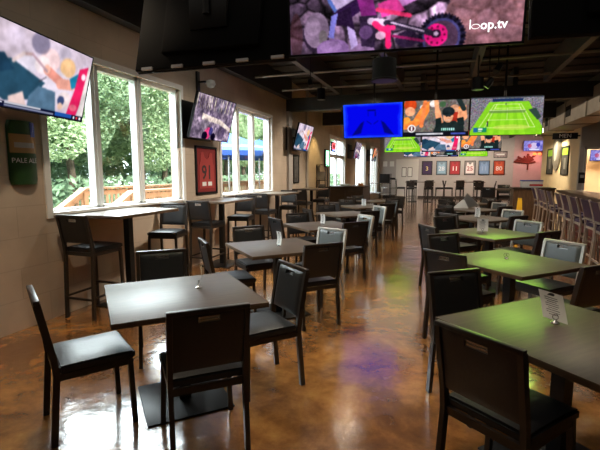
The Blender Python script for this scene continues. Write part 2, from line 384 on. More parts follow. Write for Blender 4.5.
def pic_blue():
    p = Pic(120,68,(4,6,226)); r = np.maximum(abs(p.X-.5)*2, abs(p.Y-.5)*2)+.12*(p.fbm(5,3,3)-.5); p.put(r>.86,(14,44,250),.7); p.put(r>.93,(30,84,255),.8); D = (4,6,120)
    for s in (1,-1): p.poly([(.5+s*.36,.93),(.5+s*.20,.86),(.5+s*.14,.50),(.5+s*.20,.56)],D); p.line(.5+s*.10,.50,.5+s*.02,.60,.02,D)
    p.rect(.42,.17,.56,.22,D); p.line(.43,.24,.43,.36,.015,D); p.line(.55,.24,.55,.36,.015,D); p.line(.5,.62,.5,.80,.012,D); p.rect(.03,.92,.97,.95,(20,40,235)); return p.blur(2)
def pic_slide():
    p = Pic(220,124,(196,186,196)); n = p.fbm(4,21,4)
    p.a = np.stack([196+40*(n-.5)*2, 180+40*(n-.5)*2, 196+50*(n-.5)*2], -1)
    for cx, cy, r, c in ((.52,.26,.10,(226,190,186)),(.66,.12,.07,(180,170,190)),(.40,.10,.09,(90,84,110)),(.72,.28,.09,(222,168,96)),(.30,.42,.10,(206,200,214)),(.62,.60,.16,(206,198,210)),(.45,.36,.08,(230,214,214)),(.74,.74,.08,(210,190,186))): p.ell(cx,cy,r,r*1.5,c,.7)
    p.blur(4)
    p.poly([(0,.48),(.16,.40),(.50,.58),(.38,.84),(.15,.92),(0,.80)],(34,66,86)); p.poly([(0,.40),(.1,.36),(.2,.52),(0,.66)],(26,54,76)); p.poly([(.36,.80),(.44,.64),(.62,.66),(.66,.96),(.36,.96)],(76,104,128)); p.poly([(.18,.86),(.30,.76),(.36,.96),(.20,.98)],(206,180,176))
    p.line(.50,.40,.70,.53,.13,(206,134,120)); p.line(.66,.53,.80,.50,.15,(214,150,134)); p.ell(.50,.39,.03,.06,(226,170,152)); p.poly([(.76,.42),(.86,.30),(.89,.48),(.80,.56)],(24,116,150))
    p.line(.26,.30,.34,.27,.04,(180,150,150)); p.line(.34,.27,.50,.42,.035,(170,140,150)); p.line(.26,.30,.18,.42,.05,(200,180,180)); p.ell(.49,.50,.05,.10,(60,50,60),.0); p.line(.44,.58,.50,.50,.012,(60,50,60))
    p.poly([(.86,.24),(.97,.16),(.96,.60),(.90,.98),(.78,.98),(.84,.56)],(206,30,86)); p.ell(.925,.33,.028,.05,(240,214,224)); p.poly([(.97,.14),(1,.12),(1,1),(.92,1)],(206,196,196)); p.ell(.70,.76,.04,.07,(54,66,104)); p.ell(.70,.84,.03,.05,(220,180,160)); p.ell(.86,.82,.05,.05,(214,120,130),.7)
    p.rect(0,.925,1,1,(14,18,46)); p.rect(.04,.935,.14,.955,(220,220,230)); p.rect(.16,.93,.50,.952,(230,230,236),.8); p.rect(.16,.962,.64,.982,(170,176,200),.7); p.rect(.66,.93,.86,.985,(30,80,160)); p.rect(.88,.94,.90,.98,(220,220,230)); p.rect(.92,.94,.94,.98,(200,60,60)); p.rect(.96,.94,.98,.98,(240,240,240))
    q = p.a[int(p.h*.925):].copy(); p.a *= 1.1; p.blur(4); p.a = np.clip(p.a*(.80+.36*p.fbm(6,71,4))[...,None],0,255); p.a[int(p.h*.925):] = q; return p.blur(1)
def pic_trail():
    p = Pic(132,74); n = p.fbm(5,31,5); n2 = p.fbm(16,32,3); p.a = np.stack([60+130*n*n2*1.6, 52+118*n*n2*1.6, 78+140*n*n2*1.6], -1)
    for k in range(26):
        x = k/25+random.uniform(-.02,.02); p.line(x,0,x+random.uniform(-.03,.03),.32,.02,random.choice([(70,60,64),(150,140,150),(200,190,190),(90,100,130)]),.8)
    p.poly([(.2,.42),(.7,.50),(1,.66),(1,.74),(.66,.60),(.2,.56)],(206,190,210),.8); p.ell(.40,.85,.08,.14,(206,60,130),.8); p.ell(.48,.80,.05,.10,(60,56,110)); p.ell(.30,.66,.10,.14,(120,110,140),.6); p.ell(.75,.80,.10,.16,(70,60,90),.7)
    p.ell(.34,.92,.07,.10,(30,24,44)); p.ell(.56,.92,.06,.09,(30,24,44)); p.a = ((p.a-60)*1.35+52)*np.array([1.05,1.06,.88]); return p.photo(81)
def pic_studio():
    p = Pic(88,50,(96,96,186)); n = p.fbm(6,41,3); p.a = np.stack([60+140*n,64+120*n,150+100*n],-1); p.ell(.5,.5,.2,.3,(220,200,226),.8); p.ell(.3,.5,.1,.2,(190,60,90),.7); p.ell(.72,.4,.1,.2,(60,60,170)); p.rect(.3,.8,.8,.9,(230,230,240)); return p.blur(1)
SCR = {}
def screen_mesh(kind, fn, w=1.21, h=.68):
    p = fn(); W, H = p.w, p.h; a = np.clip(p.a, 0, 255)/255
    lin = np.where(a <= .04045, a/12.92, ((a+.055)/1.055)**2.4)
    me = bpy.data.meshes.new('screen'); xs = np.linspace(-w/2, w/2, W); zs = np.linspace(h/2, -h/2, H)
    XX, ZZ = np.meshgrid(xs, zs); co = np.stack([XX, np.zeros_like(XX), ZZ], -1).reshape(-1, 3)
    i = np.arange(W*H).reshape(H, W); f = np.stack([i[:-1,:-1], i[1:,:-1], i[1:,1:], i[:-1,1:]], -1).reshape(-1, 4)
    me.from_pydata(co.tolist(), [], f.tolist())
    at = me.color_attributes.new('picture', 'FLOAT_COLOR', 'POINT')
    at.data.foreach_set('color', np.concatenate([lin.reshape(-1,3), np.ones((W*H,1))], 1).astype(np.float32).ravel())
    me.materials.append(M['screen']); me.update(); SCR[kind] = me
for k, f in (('moto',pic_moto),('tennis',pic_tennis),('batter',pic_batter),('blue',pic_blue),('slide',pic_slide),('trail',pic_trail),('studio',pic_studio)): screen_mesh(k, f)

# ------------------------------------------------------------------ room shell
WX = -3.98          # inner face of the window wall
CEIL = 3.95
BACK = 27.5
struct('floor', MB().b2((-4.2,-4,-.1),(9.2,27.8,0)), M['floor'])
struct('ceiling', MB().b2((-4.2,-4,CEIL),(9.2,27.8,CEIL+.12)), M['ceiling'])
# window wall with openings: (y0,y1,z0,z1)
openings = [(3.50,5.94,1.12,2.85),(7.22,9.66,1.12,2.85),(15.2,17.6,0.02,2.85),(19.9,22.4,.35,2.95),(24.0,26.4,.35,2.95)]
w = MB(); y = -4
for a, b, z0, z1 in openings:
    w.b2((WX-.2,y,0),(WX,a,CEIL)); w.b2((WX-.2,a,0),(WX,b,z0)); w.b2((WX-.2,a,z1),(WX,b,CEIL)); y = b
w.b2((WX-.2,y,0),(WX,27.7,CEIL))
struct('wall_left', w, M['block'])
struct('wall_back', MB().b2((-4.2,BACK,0),(3.66,BACK+.2,CEIL)), M['wall_grey'])
struct('wall_back_alcove', MB().b2((3.66,BACK-.02,0),(9.2,BACK+.2,CEIL)), M['wall_pink'])
struct('wall_right', MB().b2((9.0,-4,0),(9.2,BACK,CEIL)), M['wall_grey'])
struct('wall_rear', MB().b2((-4.2,-4.2,0),(9.2,-4,CEIL)), M['wall_grey'])
struct('wall_bar_side', MB().b2((3.5,14.0,0),(3.62,18.9,CEIL)), M['wall_cream'])
gw = MB().b2((3.5,13.9,0),(3.66,14.0,CEIL)); gw.b2((3.66,13.9,2.2),(9,14,CEIL)); gw.b2((4.75,13.9,0),(9,14,2.2)); gw.b2((3.66,13.9,0),(4.75,14,1.02))
struct('wall_bar_end', gw, M['wall_grey'])
struct('trim_pass_window', MB().b2((3.64,13.86,.96),(4.77,13.9,1.02)).b2((3.60,13.86,1.02),(3.66,13.9,2.26)).b2((3.60,13.86,2.2),(4.8,13.9,2.26)), M['door_white'])
struct('wall_kitchen', MB().b2((3.62,17.5,0),(9,17.6,CEIL)), M['wall_cream'])
struct('baseboard_back', MB().b2((-1.6,BACK-.03,0),(9,BACK-.021,.12)).b2((-3.9,BACK-.03,0),(-2.95,BACK-.001,.12)), M['baseb'])
# pilasters and fascia
struct('trim_1', MB().b2((WX,10.72,0),(WX+.07,10.98,CEIL)), M['wall_grey'])
struct('trim_2', MB().b2((WX,12.35,0),(WX+.05,12.5,CEIL)), M['wall_grey'])
struct('trim_3', MB().b2((WX,-4,3.43),(WX+.16,10.7,CEIL-.002)), M['beam'])
struct('trim_4', MB().b2((WX,10.7,3.14),(9,10.95,3.46)), M['beam'])
struct('trim_5', MB().b2((WX,5.96,1.02),(WX+.012,7.2,1.06)), M['wall_grey'])

# roof beams, joists (structure)
bm_ = MB()
for x in (-2.6,-1.05,.47,1.95,3.45): bm_.b2((x-.05,-3.9,3.5),(x+.05,10.7,3.9))
for x in (-2.6,-.6,1.4,3.4): bm_.b2((x-.05,10.95,3.5),(x+.05,27.4,3.9))
struct('trim_6', bm_, M['joist'])
j = MB()
for y in (3.2,5.0,6.7,8.4,9.95,12.5,14.5,16.5,18.5,20.5,22.5,24.5):
    j.tube([(-3.8,y,3.52),(8.9,y,3.52)], .022, 8)
struct('trim_7', j, M['duct'])
dk = MB()
for i in range(46): dk.b2((-3.95,-3.6+.68*i,CEIL-.035),(8.95,-3.6+.68*i+.26,CEIL-.001))
struct('trim_8', dk, M['ceiling'])
struct('trim_9', MB().b2((-3.9,13.9,3.1),(8.9,14.05,3.5)), M['beam'])

# windows
def window(n, y0, y1, z0, z1, mulls, door=False):
    f = MB(); t = .055; x0, x1 = WX-.14, WX-.04
    f.b2((x0,y0,z0),(x1,y0+t,z1)); f.b2((x0,y1-t,z0),(x1,y1,z1)); f.b2((x0,y0,z0),(x1,y1,z0+t)); f.b2((x0,y0,z1-t),(x1,y1,z1))
    for m in mulls: f.b2((x0,m-.06,z0),(x1,m+.06,z1)); f.b2((x0+.02,m-.012,z0),(x1+.015,m+.012,z1))
    if door: f.b2((x0,y0,2.12),(x1,y1,2.24))
    f.b2((WX-.19,y0,z0-.001),(WX+.05,y1,z0+.03))
    fr = tag(f.build('window_%d' % n, M['window_frame'], None, False), kind='structure')
    MB().b2((WX-.10,y0+.02,z0+.02),(WX-.094,y1-.02,z1-.02)).build('pane', M['glass'], fr, False)
    # inner casing
    c = MB(); k = .07
    c.b2((WX,y0-k,z0-.03),(WX+.02,y0,z1+k)); c.b2((WX,y1,z0-.03),(WX+.02,y1+k,z1+k)); c.b2((WX,y0,z1),(WX+.02,y1,z1+k))
    c.build('casing', M['window_frame'], fr, False)
    return fr
window(1, 3.50,5.94,1.12,2.85,(4.24,5.02)); window(2, 7.22,9.66,1.12,2.85,(8.0,8.75))
window(3, 19.9,22.4,.35,2.95,(21.1,)); window(4, 24.0,26.4,.35,2.95,(25.2,))
window(5, 15.2,17.6,.02,2.85,(16.4,), True)

# double door at the back
d = MB().b2((-2.94,BACK-.05,0),(-2.86,BACK-.001,2.36)).b2((-1.68,BACK-.05,0),(-1.60,BACK-.001,2.36)).b2((-2.86,BACK-.05,2.29),(-1.68,BACK-.001,2.36))
dr = tag(d.build('door_1', M['door_white'], None, False), kind='structure')
for x0, x1 in ((-2.86,-2.275),(-2.265,-1.68)):
    lf = MB().b2((x0,BACK-.035,.01),(x1,BACK-.002,2.29)).build('leaf', M['door_white'], dr, False)
    cx = (x0+x1)/2+(.12 if x0 < -2.5 else -.12)
    MB().b2((cx-.14,BACK-.04,1.28),(cx+.14,BACK-.033,1.86)).build('glazing_frame', M['black_plastic'], lf, False)
    MB().b2((cx-.11,BACK-.044,1.31),(cx+.11,BACK-.04,1.83)).build('glazing', M['white_paper'], lf, False)

# ------------------------------------------------------------------ outdoors
struct('ground', MB().b2((-60,-30,-.6),(WX-.3,60,-.5)), M['grass'])
struct('deck', MB().b2((-6.75,6.55,.0),(WX-.2,30,.25)), M['deck_wood'])
def railing(label, pts, n, zb, grp):
    """pts: list of (x,y,ztop); balusters between"""
    t = thing('deck_railing', label, 'railing', (pts[0][0],pts[0][1],0), 0, grp); o = Vector((pts[0][0],pts[0][1],0))
    P = [Vector(p)-o for p in pts]
    MB().bar(P, .14, .04).build('top_rail', M['deck_wood'], t, False)
    MB().bar([p-Vector((0,0,.09)) for p in P], .04, .09).build('upper_rail', M['deck_wood'], t, False)
    MB().bar([p-Vector((0,0,.80)) for p in P], .04, .09).build('lower_rail', M['deck_wood'], t, False)
    b = MB()
    for A, B in zip(P, P[1:]):
        L = (B-A).length; k = max(2, int(L/.13))
        for i in range(k):
            q = A.lerp(B, (i+.5)/k); b.b2((q.x-.018,q.y-.018,q.z-.85),(q.x+.018,q.y+.018,q.z-.02))
    tag(b.build('baluster', M['deck_wood'], t, False), kind='stuff')
    for A, B in zip(P, P[1:]):
        L = (B-A).length; k = max(1, round(L/1.8))
        for i in range(k):
            q = A.lerp(B, i/k); MB().b2((q.x-.045,q.y-.045,-.1),(q.x+.045,q.y+.045,q.z-.03)).build('post', M['deck_wood'], t, False)
    q = P[-1]; MB().b2((q.x-.045,q.y-.045,-.1),(q.x+.045,q.y+.045,q.z-.03)).build('post', M['deck_wood'], t, False)
railing('long orange wood railing along the outer deck edge, sloping down stairs at left', [(-6.55,4.9,.36),(-6.55,6.5,1.26),(-6.55,19,1.26)], 0, 0, None)
railing('nearer short wood handrail outside the nearest window, sloping beside the stairs', [(-5.2,5.1,.66),(-5.2,6.2,1.24),(-5.2,8.2,1.24)], 0, 0, None)
st = thing('deck_stairs', 'wooden stairs between the two sloping handrails outside the nearest window', 'stairs', (-5.9,6.5,0))
for i in range(4): MB().b2((-.6,-.32*(i+1),.02-.2*i-.2),(.6,-.32*i,.25-.19*(i+1)+.02)).build('step', M['deck_wood'], st, False)

def umbrella(loc, label):
    t = thing('patio_umbrella', label, 'umbrella', loc, .3, 'blue patio umbrellas on the deck')
    MB().tube([(0,0,0),(0,0,2.28)], .025).build('pole', M['steel'], t)
    MB().lathe([(.28,0),(.28,.05),(.05,.09),(.04,.25)]).build('base', M['black_metal'], t)
    c = MB(); n = 8; top = c.bm.verts.new((0,0,2.34)); ring = [c.bm.verts.new((1.35*math.cos(2*PI*k/n),1.35*math.sin(2*PI*k/n),1.84)) for k in range(n)]
    low = [c.bm.verts.new((1.36*math.cos(2*PI*k/n),1.36*math.sin(2*PI*k/n),1.72)) for k in range(n)]
    for k in range(n): c.bm.faces.new((top,ring[k],ring[(k+1)%n])); c.bm.faces.new((ring[k],low[k],low[(k+1)%n],ring[(k+1)%n]))
    cn = c.build('canopy', M['blue_canvas'], t, False)
    s = MB()
    for k in range(n):
        A = Vector((.98*math.cos(2*PI*k/n),.98*math.sin(2*PI*k/n),1.981)); B = Vector((1.1*math.cos(2*PI*k/n),1.1*math.sin(2*PI*k/n),1.937)); C = Vector((1.1*math.cos(2*PI*(k+1)/n),1.1*math.sin(2*PI*(k+1)/n),1.937)); D = Vector((.98*math.cos(2*PI*(k+1)/n),.98*math.sin(2*PI*(k+1)/n),1.981))
        s.poly([A,B,C,D])
    s.build('stripe', M['umb_white'], cn, False)
umbrella((-5.4,10.2,.25), 'blue patio umbrella seen through the left pane of the second window')
umbrella((-5.6,12.6,.25), 'blue patio umbrella seen through the right pane of the second window')

def crown_mesh(seed, m, nleaf, rx, rz, zc, size):
    rs = random.Random(seed); v = []; f = []
    blobs = [(rs.uniform(-.6,.6)*rx, rs.uniform(-.6,.6)*rx, zc+rs.uniform(-.8,.8)*rz, rs.uniform(.28,.5)*rx) for _ in range(16)]
    for i in range(nleaf):
        bx, by, bz, br = rs.choice(blobs)
        d = Vector((rs.gauss(0,1),rs.gauss(0,1),rs.gauss(0,1))).normalized()*br*rs.uniform(.75,1.05)
        c = Vector((bx,by,bz))+d; s = size*rs.uniform(.6,1.3)
        a = Vector((rs.gauss(0,1),rs.gauss(0,1),rs.gauss(0,.6))).normalized(); b = a.cross(Vector((rs.gauss(0,1),rs.gauss(0,1),rs.gauss(0,1)))).normalized()
        k = len(v); v += [c-a*s, c+b*s*.45, c+a*s, c-b*s*.45]; f.append((k,k+1,k+2,k+3))
    me = bpy.data.meshes.new('crown'); me.from_pydata([tuple(q) for q in v], [], f); me.materials.append(m); return me
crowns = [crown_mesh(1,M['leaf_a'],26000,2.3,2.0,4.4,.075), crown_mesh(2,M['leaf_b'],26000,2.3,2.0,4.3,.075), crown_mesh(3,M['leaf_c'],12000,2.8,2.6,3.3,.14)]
def trunk_mesh():
    b = MB().tube([(0,0,-.6),(.05,0,1.5),(-.05,.08,3.5),(.05,0,5.2)], [.16,.13,.10,.05], 8)
    b.tube([(0,.02,2.4),(.5,.2,3.4),(.8,.3,4.2)], [.07,.05,.02], 6); b.tube([(-.02,.04,2.9),(-.5,-.3,3.8),(-.7,-.5,4.6)], [.07,.05,.02], 6)
    return b.mesh('trunk', M['bark'])
TR = trunk_mesh()
def tree(k, x, y, s, rz, label):
    t = thing('tree', label, 'tree', (x,y,-.5), rz, 'trees beyond the deck'); t.scale = (s,s,s)
    link('crown', crowns[k], t); link('trunk', TR, t)
tl = [(0,-11.5,8.2,1.0),(1,-12.0,11.4,1.05),(0,-11.6,14.6,.98),(1,-13.0,18.0,1.05),(0,-11.6,21.5,1.0),(1,-12.5,25.5,1.05),(0,-12,29.8,1.0),(1,-13,34.5,1.1),(0,-12,40,1.1)]
names = ['pale','full','pale','full','pale','full','pale','full','pale']
for i,(k,x,y,s) in enumerate(tl):
    tree(k,x,y,s,i*1.3,'%s green front-row tree beyond the deck, %s' % (['light','mid'][k], ['leftmost in the nearest window','second from left in the nearest window','behind the middle pane of the nearest window','behind the right pane of the nearest window','behind the left pane of the second window','behind the middle pane of the second window','behind the right pane of the second window','past the second window','farthest along the deck'][i]))
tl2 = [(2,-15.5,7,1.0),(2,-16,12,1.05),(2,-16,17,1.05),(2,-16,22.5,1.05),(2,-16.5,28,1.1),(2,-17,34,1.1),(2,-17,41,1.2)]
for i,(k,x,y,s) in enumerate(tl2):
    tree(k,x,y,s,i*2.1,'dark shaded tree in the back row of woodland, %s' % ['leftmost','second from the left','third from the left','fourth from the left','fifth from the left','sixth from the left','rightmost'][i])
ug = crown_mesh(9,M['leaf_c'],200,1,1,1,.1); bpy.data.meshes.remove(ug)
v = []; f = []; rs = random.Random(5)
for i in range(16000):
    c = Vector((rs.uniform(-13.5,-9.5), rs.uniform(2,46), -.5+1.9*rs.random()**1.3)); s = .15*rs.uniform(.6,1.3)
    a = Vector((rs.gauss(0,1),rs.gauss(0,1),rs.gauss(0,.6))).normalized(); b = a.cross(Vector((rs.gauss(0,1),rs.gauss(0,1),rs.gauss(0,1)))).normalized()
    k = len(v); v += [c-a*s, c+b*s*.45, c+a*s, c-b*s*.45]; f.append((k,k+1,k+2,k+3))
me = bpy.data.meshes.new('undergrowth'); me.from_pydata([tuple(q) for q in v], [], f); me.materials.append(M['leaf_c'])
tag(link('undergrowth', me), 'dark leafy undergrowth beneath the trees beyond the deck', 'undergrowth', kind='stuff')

# ------------------------------------------------------------------ chairs
def back_panel(w, z0, z1, yf, thick=.03, hole=(.058,.034,.016), nx=16, nz=16, bulge=.012):
    """padded panel with a hand slot; yf(z) is the centre line; front faces +y"""
    hw, hh, gap = hole
    xs = sorted(set([-w/2+w*i/nx for i in range(nx+1)]+[-hw,hw])); zt = z1-gap
    zs = sorted(set([z0+(z1-z0)*i/nz for i in range(nz+1)]+[zt,zt-hh]))
    xs = [x for x in xs if min(abs(x-hw),abs(x+hw)) > .004 or abs(x) == hw]; zs = [z for z in zs if min(abs(z-zt),abs(z-zt+hh)) > .004 or z in (zt,zt-hh)]
    b = bmesh.new(); G = {}
    def vert(i, k, s):
        if (i,k,s) not in G:
            x, z = xs[i], zs[k]; ex = min(1, (w/2-abs(x))/.03); ez = min(1, min(z-z0, z1-z)/.03)
            pf = (max(0,ex)*max(0,ez))**.5
            G[i,k,s] = b.verts.new((x, yf(z)+s*(thick/2-.006)+(bulge*pf if s > 0 else -.004*pf), z))
        return G[i,k,s]
    ins = lambda i, k: 0 <= i < len(xs)-1 and 0 <= k < len(zs)-1 and not (xs[i] >= -hw-1e-6 and xs[i+1] <= hw+1e-6 and zs[k] >= zt-hh-1e-6 and zs[k+1] <= zt+1e-6)
    for i in range(len(xs)-1):
        for k in range(len(zs)-1):
            if not ins(i,k): continue
            for s in (1,-1):
                q = [vert(i,k,s),vert(i+1,k,s),vert(i+1,k+1,s),vert(i,k+1,s)]
                b.faces.new(q if s < 0 else q[::-1])
            for (di,dk,A,B) in ((-1,0,(i,k),(i,k+1)),(1,0,(i+1,k),(i+1,k+1)),(0,-1,(i,k),(i+1,k)),(0,1,(i,k+1),(i+1,k+1))):
                if not ins(i+di,k+dk): b.faces.new((vert(*A,1),vert(*B,1),vert(*B,-1),vert(*A,-1)))
    m = MB(); m.bm.free(); m.bm = b; return m
def seat_cushion(w, d, z0, z1, y0):
    b = bmesh.new(); bmesh.ops.create_cube(b, size=1); bmesh.ops.scale(b, vec=(w,d,z1-z0), verts=b.verts)
    bmesh.ops.subdivide_edges(b, edges=b.edges[:], cuts=5, use_grid_fill=True)
    for v_ in b.verts:
        ex = 1-abs(v_.co.x)/(w/2); ey = 1-abs(v_.co.y)/(d/2); v_.co.z += .014*min(1,ex*3)*min(1,ey*3) if v_.co.z > 0 else 0
        if v_.co.y > 0: v_.co.x *= 1+.04*v_.co.y/(d/2)
    bmesh.ops.translate(b, vec=(0,y0,(z0+z1)/2), verts=b.verts)
    bmesh.ops.bevel(b, geom=[e for e in b.edges if e.is_manifold and e.calc_face_angle(0) > 1.0], offset=.014, segments=2, affect='EDGES')
    m = MB(); m.bm.free(); m.bm = b; return m
def make_chair(name, fm, vm, seat=.47, top=.875, W=.44, bar=False, group=None, label='x', cat='chair'):
    t = thing(name, label, cat, (0,0,0), 0, group)
    zl = seat-.05; lean = .075
    yb = lambda z: -.205-(lean*max(0,(z-seat))/(top-seat))-(.0 if z > zl else .035*((zl-z)/zl))
    for s in (-1,1):
        MB().bar([(s*(W/2-.015),yb(z),z) for z in (0,.12,.25,zl,seat+.05,seat+.2,top-.02)], .028, .036, up=(0,1,0)).build('leg', fm, t, False)
        MB().bar([(s*(W/2-.004),.212,0),(s*(W/2-.018),.20,zl)], .030, .030, up=(0,1,0)).build('leg', M['frame'], t, False)
    f = MB().b2((-W/2+.02,.19,zl-.035),(W/2-.02,.212,zl+.005)); f.b2((-W/2+.02,-.21,zl-.035),(W/2-.02,-.19,zl+.005))
    for s in (-1,1): f.b2((s*(W/2-.028),-.2,zl-.035),(s*(W/2-.008),.2,zl+.005))
    f.build('seat_frame', M['frame'], t, False)
    seat_cushion(W-.005,.425,zl+.004,seat,.018).build('seat', M['vinyl'], t)
    MB().box((0,yb(top-.012),top-.012),(W-.002,.034,.026),.006).build('top_rail', fm, t)
    bp = back_panel(W-.062, seat+.055, top-.026, yb).build('backrest', vm, t)
    hy = yb(top-.06)
    MB().bar([(-.057,hy,top-.043),(.057,hy,top-.043),(.057,hy,top-.075),(-.057,hy,top-.075)], .040, .006, up=(0,1,0), closed=True).build('handle_slot', M['steel'], bp, False)
    if bar:
        MB().bar([(-W/2+.02,.20,.30),(W/2-.02,.20,.30)], .03, .02).build('footrest', fm, t, False)
        MB().bar([(-W/2+.02,yb(.22),.22),(W/2-.02,yb(.22),.22)], .02, .02).build('stretcher', fm, t, False)
        for s in (-1,1): MB().bar([(s*(W/2-.016),yb(.24),.24),(s*(W/2-.012),.20,.24)], .02, .02).build('stretcher', fm, t, False)
    return t
chair_dark = make_chair('dining_chair', M['frame'], M['vinyl'])
chair_sheen = make_chair('dining_chair', M['pale_frame'], M['pale_vinyl'])
stool_proto = make_chair('bar_stool', M['frame'], M['vinyl'], .775, 1.135, .40, True, cat='bar stool')
USED = set()
def place(proto, loc, rz, label, group=None):
    if proto not in USED:
        USED.add(proto); proto.location = loc; proto.rotation_euler = (0,0,rz); proto['label'] = label
        if group: proto['group'] = group
        return proto
    return dup(proto, loc, rz, label, group)

# ------------------------------------------------------------------ dining tables
def make_table():
    t = thing('dining_table', 'x', 'table')
    top = MB().box((0,0,.7425),(.915,.915,.029),.003).build('tabletop', M['top_wood'], t)
    e = MB()
    for a in range(4):
        rm = Matrix.Rotation(a*PI/2, 3, 'Z'); e.box(rm @ Vector((0,.460,.7405)), (.926,.007,.034), .002, rm)
    e.build('edge_band', M['top_edge'], t)
    MB().b2((-.038,-.038,.012),(.038,.038,.70)).build('column', M['black_metal'], t, False)
    MB().box((0,0,.006),(.56,.56,.012),.003).build('base_plate', M['black_metal'], t)
    MB().box((0,0,.714),(.34,.34,.026),.003).build('top_bracket', M['black_metal'], t)
    return t
tproto = make_table()
ORD = ['nearest','second','third','fourth','fifth','sixth']
SIDE = {'SW':(-1,-1,'near left'),'SE':(1,-1,'near right'),'NW':(-1,1,'far left'),'NE':(1,1,'far right')}
LT = [(-1.69,2.46),(-1.755,4.42),(-1.80,6.42),(-1.84,8.40),(-1.86,10.38),(-1.88,12.36)]
RT = [(.63,2.50),(.605,4.36),(.60,6.34),(.60,8.34),(.60,10.3),(.60,12.25)]
# (distance of the back outside the table edge, turn, shift along the edge)
chair_tweak = {('L',0,'SW'):(.40,.17,.03),('L',0,'SE'):(.31,-.06,0),('L',0,'NW'):(.62,-.10,.04),('L',0,'NE'):(.39,.08,0),
  ('R',0,'SW'):(.25,.12,.04),('R',0,'NW'):(.45,-.14,.14),('R',0,'SE'):(.40,0,0),('R',0,'NE'):(.42,0,0),
  ('L',1,'SW'):(.36,-.05,-.05),('L',1,'NW'):(.50,.02,.0),('L',1,'SE'):(.24,0,.20),('L',1,'NE'):(.42,.40,.28),('L',2,'SW'):(.24,.05,-.22),('L',2,'SE'):(.26,.05,.15),
  ('R',1,'SW'):(.23,.16,-.15),('R',1,'NW'):(.55,-.06,.15),('R',2,'SW'):(.42,-.23,-.26),('R',2,'NW'):(.58,0,.2)}
LAT = {'SW':(1,-1),'SE':(1,1),'NW':(1,1),'NE':(-1,1)}
PALE = {('R',1,'NE'),('R',2,'NE'),('R',3,'NE'),('R',4,'NE'),('L',1,'NE'),('L',2,'NE'),('L',3,'NE')}  # same dark chairs, given the painted window sheen
SKIP = set()
rr = random.Random(3)
for side, tabs in (('L',LT),('R',RT)):
    rown = 'window-side' if side == 'L' else 'bar-side'
    for i,(x,y) in enumerate(tabs):
        o = place(tproto, (x,y,0), PI/4, 'square dark wood dining table, %s in the %s row' % (ORD[i],rown), 'square dining tables in two rows')
        for key,(sx,sy,word) in SIDE.items():
            if (side,i,key) in SKIP: continue
            d, a, lt = chair_tweak.get((side,i,key), (.36+rr.uniform(-.04,.06), rr.uniform(-.07,.07), rr.uniform(-.05,.05)))
            q = .707; outx, outy = sx*q, sy*q
            bx = x+outx*(.4575+d)+LAT[key][0]*q*lt; by = y+outy*(.4575+d)+LAT[key][1]*q*lt        # centre of the back top
            face = math.atan2(-outy,-outx)-PI/2+a
            ox = bx-(-math.sin(face))*(-.275); oy = by-(math.cos(face))*(-.275)
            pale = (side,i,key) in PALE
            place(chair_sheen if pale else chair_dark, (ox,oy,0), face,
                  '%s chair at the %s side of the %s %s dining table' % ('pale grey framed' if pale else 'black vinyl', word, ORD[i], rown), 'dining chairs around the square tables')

# table card holders
def holder(x, y, z, rz, label, card=None, lean=.0, ears=False, skew=0):
    t = thing('card_holder', label, 'card holder', (x,y,z), rz, 'card holders on the dining tables')
    MB().lathe([(.022,0),(.022,.004),(.012,.008),(.004,.018)], n=14).build('base', M['steel'], t)
    ring = MB()
    for s in ((-1,1) if ears else (0,)):
        ring.tube([(s*.012+.014*math.cos(2*PI*k/14), s*.004, .036+.015*math.sin(2*PI*k/14)) for k in range(14)], .0022, 6, True)
    ring.build('clip_ring', M['steel'], t)
    if card:
        w, h = card; c = MB(); n = 6; V = []
        for k in range(n+1):
            zz = .015+h*k/n; yy = lean*(k/n)+.012*math.sin(PI*k/n)
            V.append([c.bm.verts.new((sx*w/2+skew*(k/n), yy+o, zz+sx*skew*.35)) for sx, o in ((-1,.0),(1,.0))])
        for k in range(n): c.bm.faces.new((V[k][0],V[k][1],V[k+1][1],V[k+1][0]))
        cd = c.build('card', M['white_paper'], t)
        pr = MB()
        for k in range(9):
            f0 = .18+.075*k; zz = .015+h*f0; yy = lean*f0+.012*math.sin(PI*f0)
            L = w*(.30 if k % 3 else .22); sk = skew*f0
            for s in (-1,):
                q = .0012
                for q in (-.0012,.0012): pr.poly([(-L+sk,yy+q,zz-.0018-L/w*2*skew*.35),(L*.8+sk,yy+q,zz-.0018+L*.8/w*2*skew*.35),(L*.8+sk,yy+q,zz+.0018+L*.8/w*2*skew*.35),(-L+sk,yy+q,zz+.0018-L/w*2*skew*.35)])
        zz = .015+h*.90; yy = lean*.9+.012*math.sin(PI*.9)
        for q in (-.0016,.0016): pr.poly([(skew*.9+.018*math.cos(2*PI*k/12),yy+q,zz+.010*math.sin(2*PI*k/12)) for k in range(12)])
        pr.build('print', M['ink'], cd, False)
    return t
TT = .7572
holder(-1.65,2.62,TT,R(-62),'steel card holder on the nearest window-side table, its card seen edge-on',(.10,.14),.02)
holder(-1.74,4.42,TT,R(-40),'white card in a holder on the second window-side table',(.10,.15),.0)
holder(-1.82,6.52,TT,R(-30),'white card in a holder on the third window-side table',(.10,.15),.0)
holder(-1.86,10.4,TT,R(0),'white card in a holder on the fifth window-side table',(.11,.16),.0)
holder(.60,2.60,TT,R(-14),'printed white card leaning back in a ring holder on the nearest bar-side table',(.12,.135),.08,False,-.035)
holder(.58,4.46,TT,R(10),'empty two-ring steel card holder on the second bar-side table',None,0,True)
holder(.51,6.36,TT,R(-8),'white card facing forward on the third bar-side table',(.14,.17),.0)
holder(.57,8.40,TT,R(-50),'white card turned aside on the fourth bar-side table',(.13,.17),.0)
